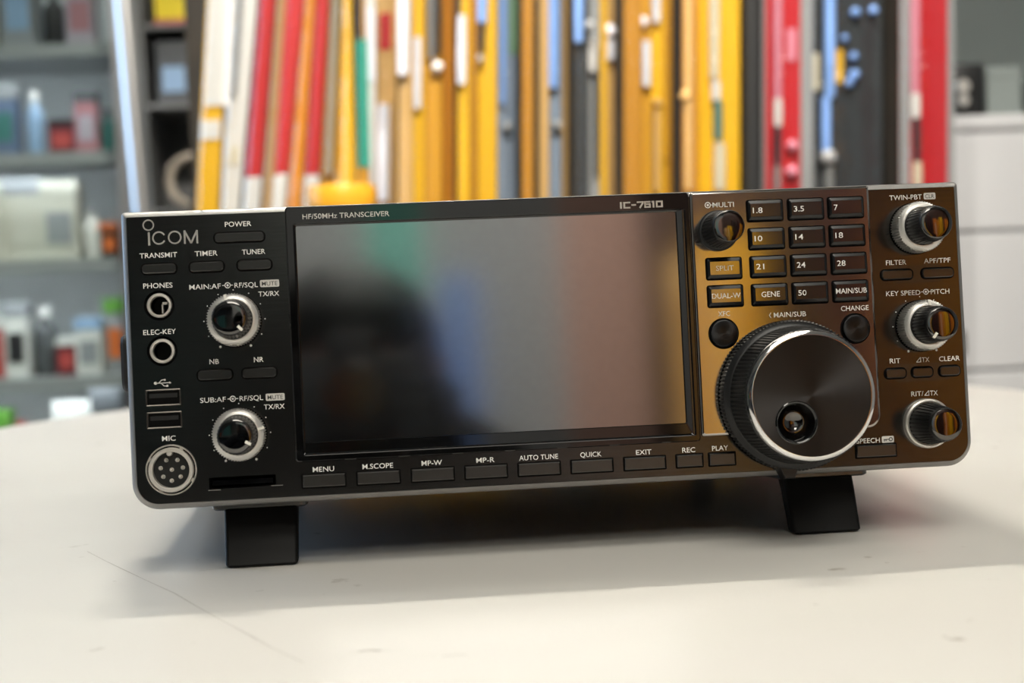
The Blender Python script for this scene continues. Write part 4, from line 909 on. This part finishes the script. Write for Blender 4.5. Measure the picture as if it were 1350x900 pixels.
# dark rack between the pole and the long packages
M['rackdark'] = mat('rack_dark', (0.44, 0.44, 0.435), 0.6)
t = empty('dark_rack', (-0.35, 2.44, 0), 'dark goods rack between the aluminium pole and the long packages', 'rack')
bm = bmesh.new(); box(bm, -.112, .36, .10, .13, 0, 1.9); finish('back_panel', bm, M['rackdark'], t, (0, 0, 0), smooth=0)
for x in (-.109, .355):
    bm = bmesh.new(); box(bm, x - .005, x + .005, -.14, .10, 0, 1.9); finish('side_panel', bm, M['rackdark'], t, (0, 0, 0), smooth=0)
RS = [.30, TZ + .10, TZ + .235, TZ + .43, TZ + .575]
for z in RS:
    bm = bmesh.new(); box(bm, -.103, .349, -.14, .10, z - .008, z); finish('shelf', bm, M['rackdark'], t, (0, 0, 0), smooth=0)
coil('coiled beige cable on the dark rack beside the pole', -0.380, 2.36, RS[2] + .001, .048, mat('beige_cable', (0.80, 0.75, 0.68), 0.45))
yb = carton('carton', 'yellow box with a red base on top shelf of the dark rack', -0.369, 2.37, RS[4] + .001, .128, .1, .095, mat('box_yellow', (0.90, 0.80, 0.10), 0.45))
bm = bmesh.new(); box(bm, -.0645, .0645, -.0512, -.0495, .001, .011); finish('red_base_stripe', bm, GM['red'], yb, (0, 0, 0), smooth=0)
carton('carton', 'dark box with a light blue label under the yellow box', -0.405, 2.37, RS[3] + .001, .06, .09, .115, GM['darkgrey'], band=GM['lightblue'])
carton('carton', 'black box beside the dark box with light blue label', -0.335, 2.37, RS[3] + .001, .06, .09, .10, GM['black'], band=GM['maroon'])
bottle('grey bottle on the lower shelf of the dark rack', -0.405, 2.36, RS[1] + .001, .018, .10, GM['grey'], None, GM['white'])
bottle('green bottle on the lower shelf of the dark rack', -0.362, 2.36, RS[1] + .001, .014, .095, GM['green'], None, GM['grey'])

carton('carton', 'tall grey box at the bottom left of the dark rack', -0.408, 2.38, RS[0] + .001, .05, .09, .40, GM['grey'], band=GM['darkgrey'])
carton('carton', 'tall pale box beside the tall grey box on the dark rack', -0.345, 2.38, RS[0] + .001, .05, .09, .40, GM['lilac'], band=GM['grey'])

# yellow tub in front of the leaning packages
t = empty('tub', (-0.0945, 1.17, CZ), 'round yellow tub standing in front of the teal-banded package', 'tub')
bm = bmesh.new(); lathe_z(bm, [(.034, .0005), (.036, .004), (.037, .175)], 36); finish('tub_body', bm, pm('ochre'), t, (0, 0, 0), smooth=40)
bm = bmesh.new(); lathe_z(bm, [(.0385, .173), (.0395, .177), (.0395, .196), (.037, .203), (.004, .206)], 36); finish('tub_lid', bm, pm('ochre', .35), t, (0, 0, 0), smooth=40)
# ------------------------------------------------------------------ the side of the shop behind the photographer (it shows in the screen and the glossy panels)
YR = -1.55
FG = 'yellow packages on the rack behind the photographer'
M['wood'] = noise_mat('brown_wood', (0.22, 0.12, 0.075), (0.27, 0.155, 0.095), 6, 0.45, stretch=(1, 1, 8))
t = empty('package_rack', (0.80, YR - .12, 0), 'brown wooden rack of yellow packages behind the photographer', 'rack')
bm = bmesh.new(); box(bm, -.443, .62, -.06, -.03, 0, 1.75); finish('back_board', bm, M['wood'], t, (0, 0, 0), smooth=0)
bm = bmesh.new(); box(bm, -.45, .62, -.03, .20, .25, .28); finish('ledge', bm, M['wood'], t, (0, 0, 0), smooth=0)
bm = bmesh.new(); box(bm, -.45, .62, -.03, .20, 0, .03); finish('base', bm, M['wood'], t, (0, 0, 0), smooth=0)
fr = ['tan', 'yellow', 'yellow', 'umber', 'umber', 'maroon', 'umber', 'amber', 'orange', 'yellow', 'umber', 'amber', 'orange']
PC['amber'] = (0.84, 0.45, 0.12); PC['umber'] = (0.17, 0.10, 0.07); PC['maroon'] = (0.26, 0.07, 0.06)
ORD = ['first', 'second', 'third', 'fourth', 'fifth', 'sixth', 'seventh', 'eighth', 'ninth', 'tenth', 'eleventh', 'twelfth', 'thirteenth']
x = 0.358
for i, c in enumerate(fr):
    w = [.045, .042, .045, .045, .050, .045, .045, .055, .040, .055, .035, .055, .06][i]
    h = [.80, .84, .83, .93, .90, .95, .92, .88, .86, .90, .76, .88, .86][i]
    cyl = Y = YR - .04
    tk = empty('hanging_package', (x + w / 2, Y, .281), f'{c} package, {ORD[i]} along the brown rack behind the photographer', 'package', FG)
    bm = bmesh.new(); box(bm, -w / 2 + .002, w / 2 - .002, 0, .03, 0, h, .003); finish('backing_card', bm, pm(c), tk, (0, 0, 0), smooth=0)
    bm = bmesh.new(); tube(bm, [(0, .036, .05), (0, .036, h - .06)], .006, 10); finish('antenna_rod', bm, pm('umber' if c in ('umber', 'maroon') else 'cream' if i % 3 == 1 else 'brownyellow'), tk, (0, 0, 0), smooth=40)
    x += w + .002
def wall_poster(label, x, z, w, h, m, frame):
    t = empty('poster', (x, RY0 + .001, z), label, 'poster', 'posters on the front wall')
    bm = bmesh.new(); box(bm, -w / 2, w / 2, 0, .01, 0, h); finish('sheet', bm, m, t, (0, 0, 0), smooth=0)
    bm = bmesh.new(); box(bm, -w / 2 - .01, w / 2 + .01, -.0005, .004, -.01, h + .01); finish('mount', bm, frame, t, (0, 0, 0), smooth=0)
wall_poster('plain teal poster on the front wall behind the photographer', 0.02, 1.0, .15, .85, mat('poster_teal', (0.46, 0.80, 0.73), 0.6), GM['white'])
wall_poster('plain blue poster on the front wall behind the photographer', 0.185, .95, .11, .42, mat('poster_blue', (0.48, 0.62, 0.88), 0.6), GM['white'])
wall_poster('plain pink poster on the front wall behind the photographer', 0.61, .75, .28, 1.1, mat('poster_pink', (0.80, 0.63, 0.56), 0.6), GM['white'])
YS = -2.35
t = empty('dark_shelving', (-1.0, YS, 0), 'tall dark shelving in the front aisle behind the photographer', 'shelving')
bm = bmesh.new(); box(bm, -1.2, .75, 0, .02, 0, 2.0); finish('back_panel', bm, M['rackdark'], t, (0, 0, 0), smooth=0)
for z in (.1, .5, .9, 1.3, 1.7):
    bm = bmesh.new(); box(bm, -1.2, .75, .02, .34, z - .02, z); finish('shelf', bm, M['rackdark'], t, (0, 0, 0), smooth=0)
for i in range(9):
    c = ['darkgrey', 'grey', 'black', 'green', 'darkgrey', 'orange', 'black', 'grey', 'teal'][i]
    carton('carton', f'{c if c != "darkgrey" else "dark grey"} carton on the dark front shelving, {ORD[i]} from the left wall', -2.05 + .20 * i, YS + .18, .901, .14, .2, .16 + .03 * (i % 3), GM[c], 'box', 'cartons on the front shelving', GM[c], GM['white'])

# ------------------------------------------------------------------ the photographer, kneeling behind the camera (seen only as a dark reflection)
PX, PY = -0.10, -0.06
def skin_mesh(name, chain, m, parent, sub=2):
    """chain: (verts with radius, edges); first vertex is the root"""
    V, E_ = chain
    me = bpy.data.meshes.new(name); me.from_pydata([v[0] for v in V], E_, [])
    o = bpy.data.objects.new(name, me); COL.objects.link(o)
    sk = o.modifiers.new('skin', 'SKIN'); sk.use_smooth_shade = True
    if not me.skin_vertices: me.skin_vertices.new()
    for i, v in enumerate(V):
        r = v[1] if isinstance(v[1], tuple) else (v[1], v[1])
        me.skin_vertices[0].data[i].radius = r
        me.skin_vertices[0].data[i].use_root = (i == 0)
    ss = o.modifiers.new('subdiv', 'SUBSURF'); ss.levels = sub; ss.render_levels = sub
    bpy.context.view_layer.update()
    m2 = bpy.data.meshes.new_from_object(o.evaluated_get(bpy.context.evaluated_depsgraph_get()))
    bpy.data.objects.remove(o); bpy.data.meshes.remove(me)
    m2.name = name; m2.materials.clear(); m2.materials.append(m)
    m2.polygons.foreach_set('use_smooth', [True] * len(m2.polygons))
    o2 = bpy.data.objects.new(name, m2); COL.objects.link(o2); o2.parent = parent
    return o2
M['skin'] = mat('skin', (0.44, 0.30, 0.23), 0.5); M['cloth'] = noise_mat('dark_jacket', (0.10, 0.10, 0.11), (0.14, 0.14, 0.15), 200, 0.85); M['glove'] = mat('dark_glove', (0.13, 0.14, 0.14), 0.7); M['hair'] = mat('dark_hair', (0.07, 0.055, 0.05), 0.5)  # hands coloured dark so that their reflection stays dim
M['trouser'] = noise_mat('dark_trousers', (0.12, 0.13, 0.16), (0.15, 0.16, 0.19), 200, 0.85)
bx_, by_ = -0.12, -1.22
t = empty('person', (bx_, by_, 0), 'person in dark jacket and gloves kneeling and holding a camera, reflected in the screen', 'person')
hd = Vector((0.03, 0.33, 0.855))
V = [((0, 0, .36), .135), ((0, .04, .50), .125), ((0, .10, .64), (.155, .115)), ((0, .16, .74), (.15, .10)), ((0.01, .21, .775), .058), ((0.02, .26, .80), .052), (tuple(hd), (.072, .085)), ((0.032, .345, .905), (.070, .080)),
     ((.17, .15, .74), .062), ((.25, .27, .62), .048), ((.20, .42, .74), .036), ((.10, .505, .815), .026),
     ((-.17, .15, .74), .062), ((-.24, .28, .62), .048), ((-.16, .42, .74), .036), ((-.035, .505, .815), .026),
     ((.12, .02, .33), .105), ((.17, .36, .12), .07), ((.17, .20, .07), .06), ((.17, -.06, .055), .045), ((.17, -.14, .05), .04),
     ((-.12, .02, .33), .105), ((-.17, .36, .12), .07), ((-.17, .20, .07), .06), ((-.17, -.06, .055), .045), ((-.17, -.14, .05), .04)]
E_ = [(0, 1), (1, 2), (2, 3), (3, 4), (4, 5), (5, 6), (6, 7), (3, 8), (8, 9), (9, 10), (10, 11), (3, 12), (12, 13), (13, 14), (14, 15), (0, 16), (16, 17), (17, 18), (18, 19), (19, 20), (0, 21), (21, 22), (22, 23), (23, 24), (24, 25)]
body = skin_mesh('body', (V, E_), M['cloth'], t)
body.data.materials.append(M['skin']); body.data.materials.append(M['trouser'])
for p in body.data.polygons:
    c = p.center
    if c.z > .80 and abs(c.x - .02) < .10 and c.y < .44: p.material_index = 1
    elif c.y > .475 and c.z > .77: p.material_index = 0
    elif c.z < .37: p.material_index = 2
bm = bmesh.new(); bmesh.ops.create_uvsphere(bm, u_segments=24, v_segments=16, radius=1, matrix=Matrix.Translation((.032, .305, .903)) @ Matrix.Diagonal((.086, .098, .085, 1)))
bmesh.ops.delete(bm, geom=[v for v in bm.verts if v.co.y > .375 and v.co.z < .928], context='VERTS')
finish('hair', bm, M['hair'], t, (0, 0, 0), smooth=60)
bm = bmesh.new()
loft(bm, [[(.032 + x, .425 + y, z) for x, y in ((-.010, 0), (.010, 0), (.006, .006), (-.006, .006))] for z in (.865, .867)] , True, True)
loft(bm, [[(.032 - .013, .420, .838), (.032 + .013, .420, .838), (.032 + .010, .438, .842), (.032 - .010, .438, .842)], [(.032 - .008, .420, .875), (.032 + .008, .420, .875), (.032 + .005, .426, .875), (.032 - .005, .426, .875)]])
finish('nose', bm, M['skin'], t, (0, 0, 0), smooth=60)
for s in (-1, 1):
    bm = bmesh.new(); bmesh.ops.create_uvsphere(bm, u_segments=12, v_segments=8, radius=1, matrix=Matrix.Translation((.032 + s * .082, .32, .865)) @ Matrix.Diagonal((.010, .020, .032, 1))); finish('ear', bm, M['skin'], t, (0, 0, 0), smooth=60)
    bm = bmesh.new(); bmesh.ops.create_uvsphere(bm, u_segments=12, v_segments=8, radius=.012, matrix=Matrix.Translation((.032 + s * .032, .405, .873))); finish('eye', bm, M['ink'], t, (0, 0, 0), smooth=60)
# hands: palm and five curled fingers round the camera body
def hand(s, base, tag_):
    bx2, by2, bz2 = base
    V = [((bx2, by2, bz2), .024), ((bx2 - s * .012, by2 + .035, bz2 + .008), (.026, .020))]
    E2 = [(0, 1)]
    for k in range(4):
        z = bz2 + .030 - .018 * k; ln = (.9, 1.0, .95, .75)[k]
        i0 = len(V)
        V += [((bx2 - s * .002, by2 + .055, z), .0095), ((bx2 - s * .006, by2 + .055 + .028 * ln, z), .009), ((bx2 - s * .026 * ln, by2 + .050 + .040 * ln, z), .0082), ((bx2 - s * .046 * ln, by2 + .046 + .040 * ln, z), .007)]
        E2 += [(1, i0), (i0, i0 + 1), (i0 + 1, i0 + 2), (i0 + 2, i0 + 3)]
    i0 = len(V)
    V += [((bx2 - s * .030, by2 + .018, bz2 + .026), .011), ((bx2 - s * .048, by2 + .028, bz2 + .040), .009)]
    E2 += [(0, i0), (i0, i0 + 1)]
    return skin_mesh('hand', (V, E2), M['glove'], t, 1)
hand(1, (.108, .500, .812), 'r'); hand(-1, (-.032, .500, .812), 'l')
# the camera it holds: the photograph was taken through this lens
cx_, cy_ = CAM_POS.x - .0095, CAM_POS.y - .105
t = empty('photo_camera', (cx_, cy_, TZ + .075), 'black photo camera held by the kneeling person', 'camera')
bm = bmesh.new(); box(bm, -.062, .062, -.03, .025, .005, .080, .008); finish('camera_body', bm, M['rubber'], t, (0, 0, 0), smooth=30)
bm = bmesh.new(); box(bm, -.024, .024, -.03, .022, .078, .100, .008); finish('viewfinder', bm, M['rubber'], t, (0, 0, 0), smooth=30)
bm = bmesh.new(); bmesh.ops.create_cone(bm, cap_ends=True, segments=40, radius1=.034, radius2=.032, depth=.06, matrix=Matrix.Translation((0.003, .055, .042)) @ Matrix.Rotation(-pi / 2, 4, 'X')); finish('lens_barrel', bm, M['rubber'], t, (0, 0, 0), smooth=30)
bm = bmesh.new(); bmesh.ops.create_cone(bm, cap_ends=True, segments=40, radius1=.026, radius2=.024, depth=.002, matrix=Matrix.Translation((0.003, .0862, .042)) @ Matrix.Rotation(-pi / 2, 4, 'X')); finish('front_element', bm, M['gloss'], t, (0, 0, 0), smooth=30)
